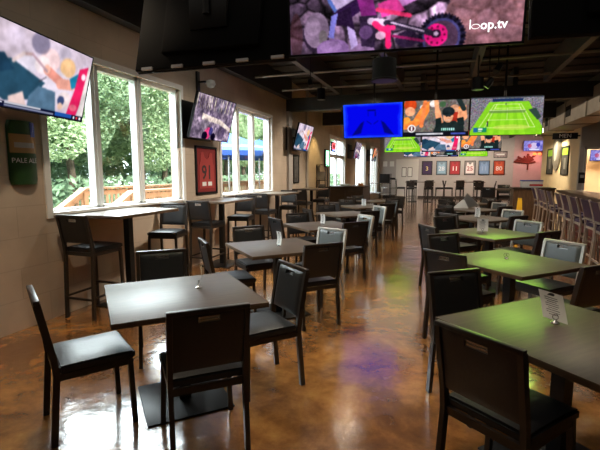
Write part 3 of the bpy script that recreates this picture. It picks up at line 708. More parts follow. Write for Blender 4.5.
# opened menus
mn = thing('folded_menu', 'tented grey paper menu lying open on the fifth bar-side table', 'menu', (.45,10.55,TT), .2)
MB().poly([(-.26,-.06,.0),(.05,-.10,.0),(-.02,.0,.19),(-.06,.02,.19)]).poly([(-.26,.06,.0),(.05,.10,.0),(-.02,.0,.19),(-.06,.02,.19)]).build('front_sheet', M['white_paper'], mn, False)
MB().prism([(-.10,.04,.08),(.05,.06,.34),(.34,.10,.06),(.12,.06,.0)], (.004,.012,0)).build('cover', M['grey_plastic'], mn, False)

# ------------------------------------------------------------------ window bar tables and stools
def make_bar_table():
    t = thing('bar_table', 'x', 'table')
    MB().box((0,0,1.098),(.69,1.06,.03),.003).build('tabletop', M['bar_top'], t)
    e = MB(); e.box((.347,0,1.0965),(.006,1.066,.035),.002); e.box((-.347,0,1.0965),(.006,1.066,.035),.002); e.box((0,.532,1.0965),(.70,.006,.035),.002); e.box((0,-.532,1.0965),(.70,.006,.035),.002)
    e.build('edge_band', M['top_edge'], t)
    MB().b2((-.038,-.038,.012),(.038,.038,1.08)).build('column', M['black_metal'], t, False)
    MB().box((0,0,.006),(.52,.62,.012),.003).build('base_plate', M['black_metal'], t)
    return t
bt = make_bar_table()
for i, y in enumerate((4.22,6.52,9.10,11.75)):
    place(bt, (WX+.372,y,0), 0, 'tall wood topped bar table by the window wall, %s' % ['nearest the camera','under the framed red jersey','below the second window','just past the second window'][i], 'tall bar tables along the windows')
S = 'black bar stool '
stools = [(-3.68,3.74,0,'nearest the camera, tucked under the first window bar table'),
 (-3.62,5.02,PI+.25,'facing the camera beyond the first window bar table'),
 (-3.64,6.10,0,'with its back to the camera before the second window bar table'),
 (-3.60,7.25,PI+.15,'facing the camera beyond the second window bar table'),
 (-3.66,8.48,0,'with its back to the camera before the third window bar table'),
 (-3.58,9.75,PI+.30,'facing the camera beyond the third window bar table'),
 (-3.66,11.1,0,'with its back to the camera before the farthest window bar table'),
 (-3.50,12.35,PI-.1,'facing the camera beyond the farthest window bar table')]
for x,y,rz,l in stools: place(stool_proto, (x,y,0), rz, S+l, 'bar stools along the window wall')

# ------------------------------------------------------------------ bar on the right with purple stools
bar = thing('bar_counter', 'long bar counter with dark wood top and maroon front, behind the purple stools', 'bar counter', (2.73,9.05,0), R(-2.7))
MB().box((.30,0,1.06),(.62,9.1,.05),.01).build('countertop', M['dark_wood'], bar)
MB().b2((.20,-4.5,.0),(.58,4.5,1.035)).build('front_panel', M['maroon'], bar, False)
MB().tube([(.12,-4.5,.22),(.12,4.5,.22)], .02).build('foot_rail', M['steel'], bar)
MB().box((-.005,0,1.05),(.02,9.1,.075),.006).build('edge_trim', M['dark_wood'], bar)
bw = thing('bar_end_cabinet', 'brown wood panelled cabinet closing the far end of the bar', 'cabinet', (2.28,13.9,0))
MB().b2((-.42,-.25,0),(.62,.4,1.10)).build('body', M['bar_wood'], bw, False)
MB().box((.10,.07,1.115),(1.10,.72,.04),.008).build('top', M['dark_wood'], bw)
def make_purple():
    t = thing('bar_stool', 'x', 'bar stool')
    W = .42
    yb = lambda z: -.19-.10*max(0,(z-.70)/.44)**1.4-.05*max(0,(.7-z)/.7)
    for s in (-1,1):
        MB().bar([(s*(W/2),yb(z),z) for z in (0,.2,.4,.6,.75,.9,1.02,1.16)], .035, .028, up=(0,1,0)).build('leg', M['stool_metal'], t)
        MB().bar([(s*(W/2+.01),.21,0),(s*(W/2-.01),.17,.72)], .03, .03, up=(0,1,0)).build('leg', M['stool_metal'], t)
    MB().bar([(-W/2,.2,.28),(W/2,.2,.28)], .02, .03).build('footrest', M['stool_metal'], t, False)
    MB().bar([(-W/2,yb(.28),.28),(W/2,yb(.28),.28)], .02, .03).build('stretcher', M['stool_metal'], t, False)
    MB().b2((-W/2,-.2,.68),(W/2,.19,.72)).build('seat_frame', M['stool_metal'], t, False)
    seat_cushion(W-.01,.40,.72,.775,.0).build('seat', M['purple_vinyl'], t)
    back_panel(W-.035,.86,1.15,yb,.035,(.001,.001,.01),bulge=.016).build('backrest', M['purple_vinyl'], t)
    MB().bar([(-W/2,yb(.84),.84),(W/2,yb(.84),.84)], .02, .03).build('lower_rail', M['stool_metal'], t, False)
    return t
ps = make_purple()
pw = ['farthest','second farthest','third from the far end','fourth from the far end','fifth from the far end','sixth from the far end','seventh from the far end','eighth from the far end','nearest to the camera']
for i, y in enumerate((13.05,12.3,11.55,10.75,9.95,9.2,8.5,7.85,7.2)):
    place(ps, (2.55-(13.05-y)*.035+.02*math.sin(i*2), y, 0), -PI/2+.06*math.sin(i*3.1), 'purple backed metal bar stool at the bar counter, %s' % pw[i], 'purple stools along the bar')

# things on / around the bar end
ck = thing('cooler', 'white chest cooler with red stripe on the far end cabinet', 'cooler', (2.36,14.0,1.136))
MB().box((0,0,.09),(.54,.34,.18),.015).build('body', M['white'], ck); MB().box((.10,-.172,.07),(.34,.006,.05),.002).build('stripe', M['red'], ck); MB().box((0,0,.195),(.56,.36,.03),.01).build('lid', M['blue_can'], ck)
wf = thing('wet_floor_sign', 'yellow folding wet floor sign standing before the brown bar end cabinet', 'floor sign', (1.94,13.0,0), -.12)
for s in (-1,1):
    MB().prism([(-.11,s*.14,0),(.11,s*.14,0),(.05,s*.02,.84),(-.05,s*.02,.84)], (0,s*.012,0)).build('panel', M['yellow'], wf, False)
MB().box((0,0,.86),(.10,.05,.03),.006).build('hinge', M['yellow'], wf)

# ------------------------------------------------------------------ televisions
def tv(loc, yaw, tilt, kind, label, mount, w=1.21, h=.68, group=None, ceil=CEIL-.001, wallx=None, on=True, flip=False, hang=None):
    """yaw 0 faces -Y; yaw 90deg faces +X"""
    t = thing('television', label, 'television', loc, yaw, group)
    rm = Matrix.Rotation(tilt, 4, 'X'); r3 = rm.to_3x3()
    sc_ = w/1.21
    if kind:
        me = SCR[kind]; o = link('screen', me, t); o.matrix_local = rm @ Matrix.Translation((0,-.026,0)) @ Matrix.Diagonal((sc_,1,h/.68,1))
    else:
        o = MB().b2((-w/2,-.027,-h/2),(w/2,-.0255,h/2)).build('screen', M['black_plastic'], t, False); o.matrix_local = rm
    b = MB(); e = .012
    b.b2((-w/2-e,-.03,-h/2-e),(w/2+e,-.018,-h/2)); b.b2((-w/2-e,-.03,h/2),(w/2+e,-.018,h/2+e)); b.b2((-w/2-e,-.03,-h/2),(-w/2,-.018,h/2)); b.b2((w/2,-.03,-h/2),(w/2+e,-.018,h/2))
    o = b.build('bezel', M['black_plastic'], t, False); o.matrix_local = rm
    o = MB().box((0,.0,0),(w+.02,.034,h+.02),.006).box((0,.035,-h*.12),(w*.62,.05,h*.55),.012).build('housing', M['flat_black'], t); o.matrix_local = rm
    if mount == 'wall':
        wd_ = (loc[0]-WX) if loc[0] < 0 else (BACK-.02-loc[1] if loc[1] > 20 else 17.5-loc[1])
        pw_ = .86 if loc[0] < 0 and abs(yaw-HP) < .01 else .26
        if pw_ < .3 and loc[0] < 0: wd_ = (wd_-.03)/math.sin(yaw)
        MB().box((0,wd_-.012,-.04),(pw_,.02,.60 if pw_ > .3 else .3),.004).box((0,wd_/2,.0),(.06,wd_-.05,.05),.004).build('wall_bracket', M['black_metal'], t)
    elif mount == 'pole':
        hz = ceil-loc[2]
        MB().tube([(0,.12,-.05),(0,.12,hz)], .022).box((0,.09,0),(.26,.04,.26),.004).box((0,.12,hz-.012),(.16,.16,.02),.003).build('ceiling_mount', M['black_metal'], t)
    return t
HP = R(90)
wl = 'televisions on the window wall'
tv((-3.608,3.185,2.467), 1.794, .262, 'slide', 'tilted wall television nearest the camera showing baseball runner in red, top left corner', 'wall', w=1.29, group=wl)
tv((-3.66,6.39,2.448), HP, .275, 'trail', 'tilted wall television above the framed red jersey, showing rocky trail ride', 'wall', group=wl)
tv((-3.64,11.07,2.488), HP, .262, 'slide', 'tilted wall television past the second window above a framed picture', 'wall', group=wl)
tv((-3.64,18.52,2.49), HP, .2, 'trail', 'small far wall television beyond the glass entry door, fourth along the window wall', 'wall', group=wl)
tv((-3.64,23.3,2.49), HP, .2, 'batter', 'farthest wall television on the window wall, orange picture', 'wall', group=wl)
hg = 'televisions hung from the ceiling'
T1 = tv((-.262,2.461,2.583), .10, .10, 'moto', 'big ceiling television nearest the camera showing pink dirt bike on rocks', 'pole', group=hg)
T1L = tv((-1.425,2.56,2.59), PI, .24, 'tennis', 'black back of a ceiling television left of the dirt bike screen', 'pole', w=1.10, h=.70, group=hg)
tv((.985,2.62,2.60), PI+.1, .10, 'batter', 'black back of a ceiling television right of the dirt bike screen', 'pole', group=hg)
tv((-1.473,9.08,2.633), -.02, .2, 'blue', 'ceiling television with solid blue picture, left of the second row', 'pole', group=hg)
tv((-.23,9.0,2.622), .10, .02, 'batter', 'ceiling television showing ballplayer with raised arms, middle of the second row', 'pole', group=hg)
tv((1.02,9.02,2.618), .12, .02, 'tennis', 'ceiling television showing green tennis court, right of the second row', 'pole', w=1.25, h=.69, group=hg)
for i,(x,k) in enumerate(((-1.47,'tennis'),(-.20,'slide'),(1.06,'batter'))):
    tv((x,15.5,2.61), 0, .08, k, 'ceiling television in the third row, %s' % ['green tennis picture at left','blue and red picture in the middle','orange picture at right'][i], 'pole', group=hg)
for i,(x,k) in enumerate(((-1.35,'slide'),(-.09,'batter'),(1.17,'tennis'))):
    tv((x,21.6,2.64), 0, .08, k, 'ceiling television in the farthest row, %s' % ['blue and red picture at left','dark ballgame picture in the middle','green tennis picture at right'][i], 'pole', group=hg)
tv((4.55,BACK-.48,3.02), 0, .12, 'studio', 'television with purple blue picture on the rosy back wall', 'wall', w=.98, h=.56)
tv((4.95,17.2,2.14), 0, .05, 'studio', 'small television seen through the pass window beside the bar', 'wall', w=.62, h=.35)
# caption on the dirt bike screen
cm = Matrix.Rotation(.10,4,'X') @ Matrix.Translation((.402,-.029,-.252)) @ Matrix.Rotation(PI/2,4,'X')
M['caption'] = mat('caption_white', (1,1,1), .5, emit=.9)
cap = text_mesh('caption', 'op.tv', .064, M['caption'], T1, cm, .0004, 'LEFT', .0012)
o_ = MB().b2((.350,-.001,-.016),(.356,.001,.030))
o_.bar([(.380+.020*math.cos(2*PI*k/18),0,-.004+.011*math.sin(2*PI*k/18)) for k in range(18)], .002, .006, up=(0,1,0), closed=True)
lg = o_.build('caption', M['caption'], T1, False); lg.matrix_local = Matrix.Rotation(.10,4,'X') @ Matrix.Translation((0,-.029,-.252))
# white cable clips along the bottom of the left back panel
for k in range(5): 
    c_ = MB().b2((-.50+.23*k,.017,-.362),(-.42+.23*k,.03,-.345)).build('cable_clip', M['white'], T1L, False); c_.matrix_local = Matrix.Rotation(.24,4,'X')
    c_['label'] = 'small pale cable clip'

# ------------------------------------------------------------------ wall things
def jersey_frame(loc, yaw, bg, jc, num, nc, label, w=.62, h=.84, group='framed jerseys on the back wall'):
    t = thing('framed_jersey', label, 'framed jersey', loc, yaw, group)
    f = MB(); e = .035
    f.b2((-w/2,-.03,-h/2),(w/2,-.001,-h/2+e)); f.b2((-w/2,-.03,h/2-e),(w/2,-.001,h/2)); f.b2((-w/2,-.03,-h/2),(-w/2+e,-.001,h/2)); f.b2((w/2-e,-.03,-h/2),(w/2,-.001,h/2))
    f.build('frame', M['black_plastic'], t, False)
    MB().b2((-w/2+e,-.012,-h/2+e),(w/2-e,-.002,h/2-e)).build('mat_board', mat('board', bg, .7), t, False)
    a, b = w*.36, h*.38
    pts = [(-a,-b),(a,-b),(a*.95,b*.25),(a*.82,b*.45),(a*.75,b*.95),(a*.42,b),(a*.28,b*.72),(0,b*.6),(-a*.28,b*.72),(-a*.42,b),(-a*.75,b*.95),(-a*.82,b*.45),(-a*.95,b*.25)]
    j_ = MB().prism([(x,-.013,z) for x,z in pts], (0,-.008,0)).build('jersey', mat('jersey_cloth', jc, .7), t, False)
    if num:
        text_mesh('number', num, h*.42, mat('number_cloth', nc, .6), j_, Matrix.Translation((0,-.022,-h*.06)) @ Matrix.Rotation(PI/2,4,'X'), .001, 'CENTER', .006)
    return t, j_
fr91, j91 = jersey_frame((WX+.001,6.66,1.61), HP, (.22,.02,.02), (.36,.045,.04), '91', (.03,.02,.02), 'framed red jersey numbered 91 between the two window groups', .70, .82, None)
MB().b2((-.16,-.024,-.27),(-.03,-.021,-.20)).b2((.03,-.024,-.27),(.16,-.021,-.20)).build('patch', M['white'], j91, False)
data = [(-1.09,(.05,.03,.07),(.06,.03,.10),'3',(.75,.6,.25),'framed dark purple jersey numbered 3, leftmost on the back wall'),
 (-.25,(.18,.28,.38),(.30,.48,.62),'28',(.75,.8,.85),'framed light blue jersey numbered 28, second on the back wall'),
 (.50,(.30,.03,.03),(.45,.03,.04),'11',(.85,.8,.75),'framed red jersey numbered 11, third on the back wall'),
 (1.34,(.22,.2,.2),(.80,.72,.70),'25',(.40,.04,.06),'framed white jersey numbered 25, fourth on the back wall'),
 (2.11,(.14,.22,.36),(.22,.34,.55),'11',(.34,.44,.62),'framed faded blue jersey, fifth on the back wall'),
 (2.91,(.40,.05,.02),(.60,.09,.03),'80',(.75,.7,.66),'framed orange red jersey numbered 80, rightmost on the back wall')]
for x,bg,jc,n,nc,l in data: jersey_frame((x,BACK-.001,1.82), 0, bg, jc, n, nc, l)
def framed(name, loc, yaw, w, h, c, label, cat='picture', group=None, bands=()):
    t = thing(name, label, cat, loc, yaw, group); e = .03; f = MB()
    f.b2((-w/2,-.03,-h/2),(w/2,-.001,-h/2+e)); f.b2((-w/2,-.03,h/2-e),(w/2,-.001,h/2)); f.b2((-w/2,-.03,-h/2),(-w/2+e,-.001,h/2)); f.b2((w/2-e,-.03,-h/2),(w/2,-.001,h/2))
    f.build('frame', M['black_plastic'], t, False)
    p = MB().b2((-w/2+e,-.014,-h/2+e),(w/2-e,-.002,h/2-e)).build('print', mat('print_'+name, c, .5, noise=.6, nscale=9), t, False)
    for z0, z1, m, k in bands: MB().b2((-w*k/2,-.018,h*z0),(w*k/2,-.0141,h*z1)).build('band', m, p, False)
    return t
framed('framed_poster', (WX+.001,11.45,1.66), HP, .46, .78, (.10,.095,.09), 'dark framed poster below the third wall television')
framed('framed_sign', (2.95,BACK-.001,2.58), 0, .72, .38, (.30,.24,.24), 'wide framed sign above the rightmost framed jersey', bands=((-.1,.12,M['white_paper'],.6),))
framed('tap_poster', (3.499,17.43,1.95), -HP, .88, .90, (.06,.055,.05), 'dark narrow poster with lime top on cream wall, left of the oval plaque', 'poster', 'two lime topped posters on the cream wall', ((.2,.44,M['lime'],.8),(-.3,.1,M['oval_grey'],.3)))
framed('tap_poster', (3.499,15.40,1.93), -HP, .84, .88, (.06,.055,.05), 'dark narrow poster with lime top on cream wall, right of the oval plaque', 'poster', 'two lime topped posters on the cream wall', ((.2,.44,M['lime'],.8),(-.3,.1,M['oval_grey'],.3)))
ov = thing('oval_plaque', 'large grey oval plaque on the cream wall between two posters', 'plaque', (3.499,16.45,2.28), -HP)
def disc(rx, rz, y0, y1, n=32):
    return MB().prism([(rx*math.cos(2*PI*k/n), y0, rz*math.sin(2*PI*k/n)) for k in range(n)], (0,y1-y0,0))
disc(.52,.66,-.001,-.05).build('rim', M['oval_grey'], ov, False); disc(.42,.55,-.051,-.058).build('face', M['duct'], ov, False); disc(.22,.34,-.059,-.07).build('emblem', M['door_white'], ov, False)
mn_ = thing('restroom_sign', 'black hanging sign reading MEN beside the cream wall', 'sign', (3.13,14.0,2.58), 0)
MB().box((0,0,0),(.62,.04,.17),.004).build('board', M['black_plastic'], mn_)
text_mesh('lettering', 'MEN', .15, M['white'], mn_, Matrix.Translation((0,-.022,0)) @ Matrix.Rotation(PI/2,4,'X'), .001)
MB().b2((.30,-.01,-.02),(.375,.01,.02)).build('wall_arm', M['black_metal'], mn_, False)
sw = thing('wall_control', 'small black control box on the grey wall end by the bar', 'wall control', (3.58,13.9,1.42)); MB().box((0,-.03,0),(.15,.058,.30),.006).build('box', M['black_plastic'], sw); MB().box((0,-.062,.04),(.09,.008,.08),.002).build('dial', M['grey_plastic'], sw)
# beer can wall sign
can = thing('can_sign', 'embossed green beer can sign reading PALE ALE on the left wall', 'sign', (WX+.001,3.20,1.765), HP)
def can_strip(z0, z1, off, prof=lambda z: 1.0, n=14, x0=-1, x1=1, nz=4):
    b = MB(); V = []
    for k in range(nz+1):
        z = z0+(z1-z0)*k/nz; w_ = .152*prof(z)
        V.append([b.bm.verts.new((w_*(x0+(x1-x0)*i/n), -.005-.05*math.sqrt(max(0,1-(x0+(x1-x0)*i/n)**2))-off, z)) for i in range(n+1)])
    for k in range(nz):
        for i in range(n): b.bm.faces.new((V[k][i],V[k][i+1],V[k+1][i+1],V[k+1][i]))
    return b
cp_ = lambda z: 1-.12*max(0,(abs(z)-.26)/.05)
can_strip(-.31,.31,0,cp_,20,nz=24).build('can_body', M['green_can'], can)
can_strip(.0,.18,.002,x0=-.93,x1=.9).build('landscape_print', M['gold_can'], can)
can_strip(.05,.10,.004,x0=-.7,x1=.7).build('landscape_print', M['grey_plastic'], can)
can_strip(.16,.30,.003,x0=.45,x1=.85).build('blue_print', M['blue_can'], can)  # blue reflection on the can, painted as a strip
tx = text_mesh('lettering', 'PALE ALE', .066, M['white'], can, Matrix.Translation((0,0,-.075)) @ Matrix.Rotation(PI/2,4,'X'), .0005)
for v_ in tx.data.vertices: v_.co.y += -.008-.05*math.sqrt(max(0,1-(v_.co.x/.15)**2))
# rusted metal wall art with glowing lamps
ra = thing('metal_wall_art', 'dark red metal tree sculpture with two glowing lamps on the rosy wall', 'wall art', (4.38,BACK-.03,2.05))
ab = MB().tube([(0,-.05,-.35),(.02,-.06,0),(-.05,-.06,.25)], [.05,.04,.03], 8)
rs = random.Random(2)
for k in range(26):
    a = rs.uniform(-.2,PI+.2); L = rs.uniform(.35,.75); ab.tube([(0,-.05,.02),(L*.5*math.cos(a),-.06,.05+L*.4*abs(math.sin(a))),(L*math.cos(a),-.05,.1+L*.6*abs(math.sin(a)))], [.03,.04,.05], 6)
ab.build('branches', M['rust'], ra)
for x in (.30,.55): MB().lathe([(.02,-.06),(.09,-.04),(.10,.03),(.04,.09)], (x,-.14,.52), 12).build('lamp', M['lamp_red'], ra)
# neon sign (edge on)
ns = thing('neon_sign', 'green and white lit sign on the window wall just before the entry door', 'neon sign', (-3.94,14.6,2.05), HP)
MB().box((0,0,0),(.44,.06,.60),.01).build('case', M['black_plastic'], ns)
MB().box((0,-.036,.0),(.36,.012,.52),.01).build('tube_light', M['neon'], ns)
n2_ = thing('neon_sign', 'small red and blue lit sign behind the transom of the entry door', 'neon sign', (-4.0,15.75,2.5), HP)
MB().box((0,0,0),(.6,.04,.36),.01).build('case', M['black_plastic'], n2_); MB().tube([(.22*math.cos(2*PI*k/20),-.03,.02+.12*math.sin(2*PI*k/20)) for k in range(20)], .018, 8, True).build('tube_light', M['neon_red'], n2_); MB().tube([(-.18,-.03,-.12),(.18,-.03,-.12)], .018).build('tube_light', mat('neon_blue',(.2,.35,1),.5,emit=2), n2_)
# wall camera
sc_ = thing('security_camera', 'pale wall camera on a black bracket above the red jersey television', 'camera', (WX+.001,6.45,3.06), HP)
MB().box((0,-.02,0),(.08,.04,.34),.008).box((0,-.10,.0),(.03,.14,.03),.004).build('bracket', M['black_metal'], sc_); MB().lathe([(.005,-.07),(.06,-.05),(.085,0),(.07,.05),(.01,.07)], (.10,-.20,-.02), 14).build('dome', M['white'], sc_)

# ------------------------------------------------------------------ hanging speakers and track lights
def pendant(loc, r, h, label):
    t = thing('pendant_speaker', label, 'speaker', loc, 0, 'black cylinder pendants under the ceiling')
    MB().lathe([(r*.86,h),(r*.9,h*.98),(r*.92,h*.1),(r,h*.04),(r,0),(r*.9,0)], n=24).build('shell', M['black_plastic'], t)
    MB().lathe([(r*.88,-.004),(r*.88,.01)], n=24).build('grille', M['joist'], t)
    MB().tube([(0,0,h),(0,0,CEIL-loc[2]-.001)], .012).build('hanger', M['black_metal'], t)
pendant((-.90,6.5,2.89), .19, .30, 'large black cylinder speaker hanging behind the dirt bike television')
pendant((-2.70,9.5,3.18), .10, .24, 'small black cylinder pendant above the blue television, left side')
pendant((.45,8.0,2.95), .10, .20, 'small black cylinder pendant above the ballplayer television')
def track(loc, rz, label):
    t = thing('track_light', label, 'spotlight', loc, rz, 'track spotlights'); rm = Matrix.Rotation(R(-35),3,'X')
    MB().tube([(0,0,.02),(0,0,CEIL-loc[2]-.001)], .010).build('stem', M['black_metal'], t)
    b = MB().lathe([(.035,.09),(.05,.06),(.055,-.08),(.045,-.08)], n=16); bmesh.ops.rotate(b.bm, matrix=rm, verts=b.bm.verts, cent=(0,0,0)); b.build('head', M['black_metal'], t)
    b = MB().lathe([(.042,-.079),(.042,-.074)], n=16); bmesh.ops.rotate(b.bm, matrix=rm, verts=b.bm.verts, cent=(0,0,0)); b.build('lens', M['lamp'], t)
track((.75,8.0,3.28), -.8, 'black track spotlight, upper of the pair above the tennis television')
track((.62,8.0,3.05), -1.6, 'black track spotlight with lit lens, lower of the pair above the tennis television')
track((-2.55,8.2,3.28), .6, 'black track spotlight by the left ceiling beam')

# duct
du = thing('air_duct', 'long rectangular metal air duct under the ceiling above the bar', 'duct', (3.15,11.6,2.80))
MB().b2((-.3,-6,0),(.35,5.4,.55)).build('duct_body', M['duct'], du, False)
for k in range(7): MB().b2((-.325,-5.9+1.8*k-.04,-.02),(.37,-5.9+1.8*k+.04,.57)).build('flange', M['duct'], du, False)
for y in (-4.2,-1.6,1.0,3.4):
    g = MB().b2((-.312,y-.22,.16),(-.3,y+.22,.42)).build('grille', M['flat_black'], du, False)
for k in range(3): MB().tube([(.02,-4.5+4.3*k,.55),(.02,-4.5+4.3*k,1.14)], .012).build('hanger', M['black_metal'], du)

# ------------------------------------------------------------------ far-left furniture
cb = thing('service_counter', 'long dark wood service counter before the entry door at the far left', 'counter', (-3.28,15.75,0), .0)
MB().b2((-.65,-.75,.12),(.55,.75,1.02)).build('body', M['dark_wood'], cb, False); MB().box((-.05,0,1.05),(1.26,1.6,.06),.01).build('top', M['dark_wood'], cb)
MB().b2((-.62,-.70,0),(.5,.70,.12)).build('plinth', M['flat_black'], cb, False)
for k in range(2): 
    d_ = MB().b2((-.62+.60*k,-.768,.2),(-.08+.60*k,-.75,.95)).build('door', M['dark_wood'], cb, False)
    MB().tube([(-.13+.16*k,-.78,.5),(-.13+.16*k,-.78,.65)], .01).build('handle', M['steel'], d_)
bxw = thing('paper_stack', 'low white stack of papers on the dark service counter', 'papers', (-3.45,15.5,1.081)); MB().box((0,0,.03),(.34,.26,.06),.004).build('sheets', M['white_paper'], bxw)
op = thing('napkin_box', 'small orange box on the dark service counter right end', 'box', (-2.86,15.3,1.081)); MB().box((0,0,.05),(.16,.14,.10),.006).build('carton', mat('orange_card',(.55,.22,.06),.6), op); MB().box((0,0,.104),(.10,.05,.008),.002).build('napkin', M['white_paper'], op)
rk = thing('display_stand', 'narrow black shelf stand of brochures beside the glowing yellow wall', 'stand', (-3.80,13.55,0), .0)
f = MB()
for x in (-.14,.14):
    for y in (-.14,.14): f.b2((x-.012,y-.012,0),(x+.012,y+.012,1.82))
f.build('frame', M['black_metal'], rk, False)
for z in (.5,.9,1.3,1.8): MB().b2((-.15,-.15,z),(.15,.15,z+.02)).build('shelf', M['black_metal'], rk, False)
for z in (.52,.92,1.32):
    MB().box((0,-.05,z+.14),(.22,.02,.26),.004, Matrix.Rotation(-.2,3,'X')).build('brochure', M['grey_plastic'], rk)
ct = thing('utility_cart', 'grey metal shelf cart with dark trays against the back wall left corner', 'cart', (-3.25,26.7,0))
f = MB()
for x in (-.42,.42):
    for y in (-.25,.25): f.tube([(x,y,.0),(x,y,1.15)], .02, 8)
f.build('posts', M['steel'], ct)
for z in (.2,.62,1.12): MB().box((0,0,z),(.9,.56,.04),.006).build('shelf', M['steel'], ct)
tr_ = thing('serving_tray', 'dark serving trays on top of the grey cart', 'tray', (-3.15,26.65,1.141)); MB().box((0,0,.05),(.55,.4,.09),.02).build('tray', M['black_plastic'], tr_)
for i in range(2):
    n_ = thing('wall_notice', 'white paper notice on the back wall, %s of the two' % ['left','right'][i], 'notice', (-3.62+.42*i,BACK-.001,2.08), 0, 'paper notices on the back wall'); MB().b2((-.13,-.006,-.16),(.13,-.001,.16)).build('sheet', M['white_paper'], n_, False)
# glass racks near back left
gr = thing('glass_rack', 'steel shelf of glassware standing right of the dark service counter', 'rack', (-2.95,20.6,0))
f = MB()
for x in (-.5,.5):
    for y in (-.22,.22): f.tube([(x,y,0),(x,y,1.5)], .016, 8)
f.build('posts', M['black_metal'], gr)
for z in (.15,.6,1.05): MB().box((0,0,z),(1.05,.5,.03),.004).build('shelf', M['steel'], gr)
MB().box((.25,0,1.28),(.42,.4,.42),.01).build('cabinet_box', M['black_plastic'], gr)

# high tables at the back with stools
def make_high_table():
    t = thing('high_table', 'x', 'table')
    MB().box((0,0,1.055),(1.5,.8,.035),.004).build('tabletop', M['bar_top'], t)
    for x in (-.4,.4):
        MB().b2((x-.035,-.035,.012),(x+.035,.035,1.04)).build('column', M['black_metal'], t, False); MB().box((x,0,.006),(.45,.6,.012),.003).build('base_plate', M['black_metal'], t)
    return t
ht = make_high_table()
for x, y, w_ in ((-1.25,23.6,'left, before the double doors'),(1.15,23.8,'right, below the framed jerseys')):
    place(ht, (x,y,0), 0, 'long high table at the back of the room, '+w_, 'high tables at the back')
    for k, (dx,dy,rz) in enumerate(((-.45,-.62,0),(.42,-.62,0),(-.42,.62,PI),(.45,.62,PI),(-1.0,0,-HP),(1.0,0,HP))):
        place(stool_proto, (x+dx,y+dy,0), rz+.1*math.sin(k*2), 'dark bar stool at the %s back high table, %s' % (w_.split(',')[0], ['front left seat','front right seat','rear left seat','rear right seat','left end seat','right end seat'][k]), 'bar stools at the back high tables')
sh = thing('high_table', 'small light topped high table left of the bar end cabinet', 'table', (1.55,14.6,0), 0)
MB().box((0,0,1.05),(.62,.8,.035),.004).build('tabletop', M['bar_top'], sh); MB().b2((-.035,-.035,.012),(.035,.035,1.034)).build('column', M['black_metal'], sh, False); MB().box((0,0,.006),(.45,.5,.012),.003).build('base_plate', M['black_metal'], sh)
place(stool_proto, (1.25,14.0,0), -.2, 'dark bar stool beside the small high table left of the bar end cabinet', None)
place(stool_proto, (1.95,16.4,0), PI, 'dark bar stool standing behind the white cooler at the bar end', None)

# ------------------------------------------------------------------ lights
def area(name, loc, rot, size, power, color=(1,1,1), sy=None):
    l = bpy.data.lights.new(name, 'AREA'); l.energy = power; l.color = color; l.size = size
    if sy: l.shape = 'RECTANGLE'; l.size_y = sy
    o = bpy.data.objects.new(name, l); COL.objects.link(o); o.location = loc; o.rotation_euler = rot; return o
def spot(name, loc, target, power, color, ang=70, blend=.6, r=.05):
    l = bpy.data.lights.new(name, 'SPOT'); l.energy = power; l.color = color; l.spot_size = R(ang); l.spot_blend = blend; l.shadow_soft_size = r
    o = bpy.data.objects.new(name, l); COL.objects.link(o); o.location = loc
    o.rotation_euler = (Vector(target)-Vector(loc)).to_track_quat('-Z','Y').to_euler(); return o
WARM = (1,.80,.58)
area('ceiling_fill_front', (-.2,3.5,3.46), (0,0,0), 7, 26, (1,.90,.78), 8)  # ceiling fill: unseen area lamps added to lift the room's brightness
area('ceiling_fill_middle', (0,12.5,3.1), (0,0,0), 6, 70, WARM, 8)
for i_,x_ in enumerate((-2.6,-.4,1.8,4.2)):
    spot('back_wall_wash', (x_,24.6,3.6), (x_,27.5,1.3), 90 if x_ > 3 else 270, (1,.84,.68), 110, .9, .08)
    spot('back_downlight', (x_+.4,20.0,3.5), (x_+.4,20.5,0), 150, (1,.86,.70), 120, .8, .08)
for i_,(x_,y_) in enumerate(((-1.6,4.9),(1.5,5.2),(-1.6,7.6),(1.3,11.6),(-1.3,13.2),(3.0,9.0),(-2.9,2.6),(-.2,2.9))):
    spot('downlight', (x_,y_,3.4), (x_,y_,0), 75, WARM, 125, .8, .06)
area('kitchen_light', (5,15.8,3.6), (0,0,0), 2, 190, WARM, 1.5)
spot('wall_wash_cream', (2.4,15.6,3.0), (3.5,16.3,1.9), 260, (1,.84,.56), 110)
spot('wall_wash_yellow', (-3.3,13.1,3.1), (-3.98,13.3,1.2), 60, (1,.70,.28), 80)
spot('lamp_red_glow', (4.6,BACK-.8,2.5), (4.4,BACK,2.0), 30, (1,.35,.3), 120)
spot('bar_downlight', (1.3,8.6,3.4), (2.4,8.9,.8), 160, WARM, 80, .8, .06)
spot('bar_downlight', (1.3,11.6,3.4), (2.5,11.9,.8), 120, WARM, 80, .8, .06)
spot('grey_wall_wash', (4.6,10.8,3.3), (4.0,14,2.2), 420, (1,.9,.82), 80, .8, .06)
spot('track_spot', (.62,8.0,3.02), (1.6,10,0), 60, WARM, 70)
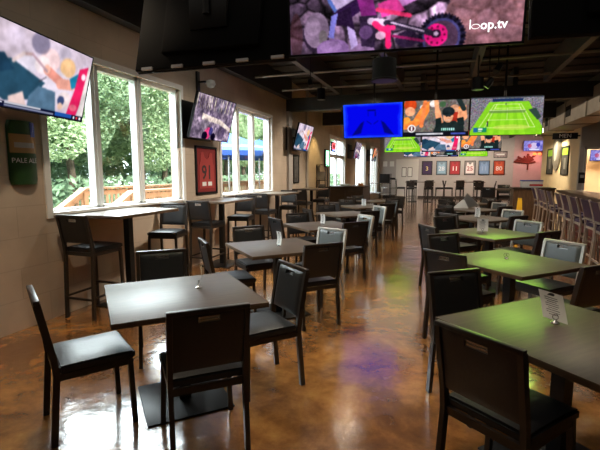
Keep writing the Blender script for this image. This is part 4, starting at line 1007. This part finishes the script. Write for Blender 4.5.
o_ = area('tennis_screen_glow', (1.02,8.93,2.618), (R(-70),0,.12), 1.2, 5.5, (.50,1,.10), .66); o_.data.spread = R(64)  # added green lamp strengthening the tennis screen's reflections on the tables
for i_,y_ in enumerate((5.4,7.8,10.4)):
    spot('wall_wash', (-1.3,y_,3.4), (-3.98,y_+.6,.85), 230, (1,.86,.70), 74, 1, .08)  # unseen spots added to brighten the window wall
# area lamps added outside, standing in for sky light through the windows
area('sky_window_near', (-7.2,4.3,5.9), (0,R(-50),0), 5.0, 1300, (.90,.96,1), 4.6)
area('sky_window_far', (-7.2,9.4,5.9), (0,R(-50),0), 5.0, 1500, (.90,.96,1), 4.6)
sn = bpy.data.lights.new('sun', 'SUN'); sn.energy = 6.5; sn.angle = R(3); sn.color = (1,.95,.86)
so = bpy.data.objects.new('sun', sn); COL.objects.link(so); so.rotation_euler = (R(20), R(48), 0)

wd = bpy.data.worlds.new('World'); scene.world = wd; wd.use_nodes = True
nt = wd.node_tree; bg = nt.nodes['Background']; bg.inputs['Color'].default_value = (.80,.90,1.0,1); bg.inputs['Strength'].default_value = 4.6
sky = nt.nodes.new('ShaderNodeTexSky'); sky.sky_type = 'HOSEK_WILKIE'; sky.turbidity = 6; sky.sun_direction = (.6,.2,.77)
mx = nt.nodes.new('ShaderNodeMix'); mx.data_type = 'RGBA'; mx.inputs[0].default_value = .3; mx.inputs[6].default_value = (.85,.92,1,1)
nt.links.new(sky.outputs[0], mx.inputs[7]); nt.links.new(mx.outputs[2], bg.inputs['Color'])

# ------------------------------------------------------------------ camera
cam = bpy.data.cameras.new('camera'); co = bpy.data.objects.new('camera', cam); COL.objects.link(co)
co.location = (0,0,1.58); co.rotation_euler = (R(90-7.03), 0, R(18.6)); cam.sensor_width = 36; cam.sensor_fit = 'HORIZONTAL'; cam.lens = 430/600*36; cam.clip_start = .05
scene.camera = co
scene.view_settings.view_transform = 'Standard'; scene.view_settings.look = 'None'; scene.view_settings.exposure = .5
scene.cycles.use_denoising = True
scene.cycles.sample_clamp_indirect = 6; scene.cycles.max_bounces = 8; scene.cycles.caustics_reflective = False; scene.cycles.caustics_refractive = False
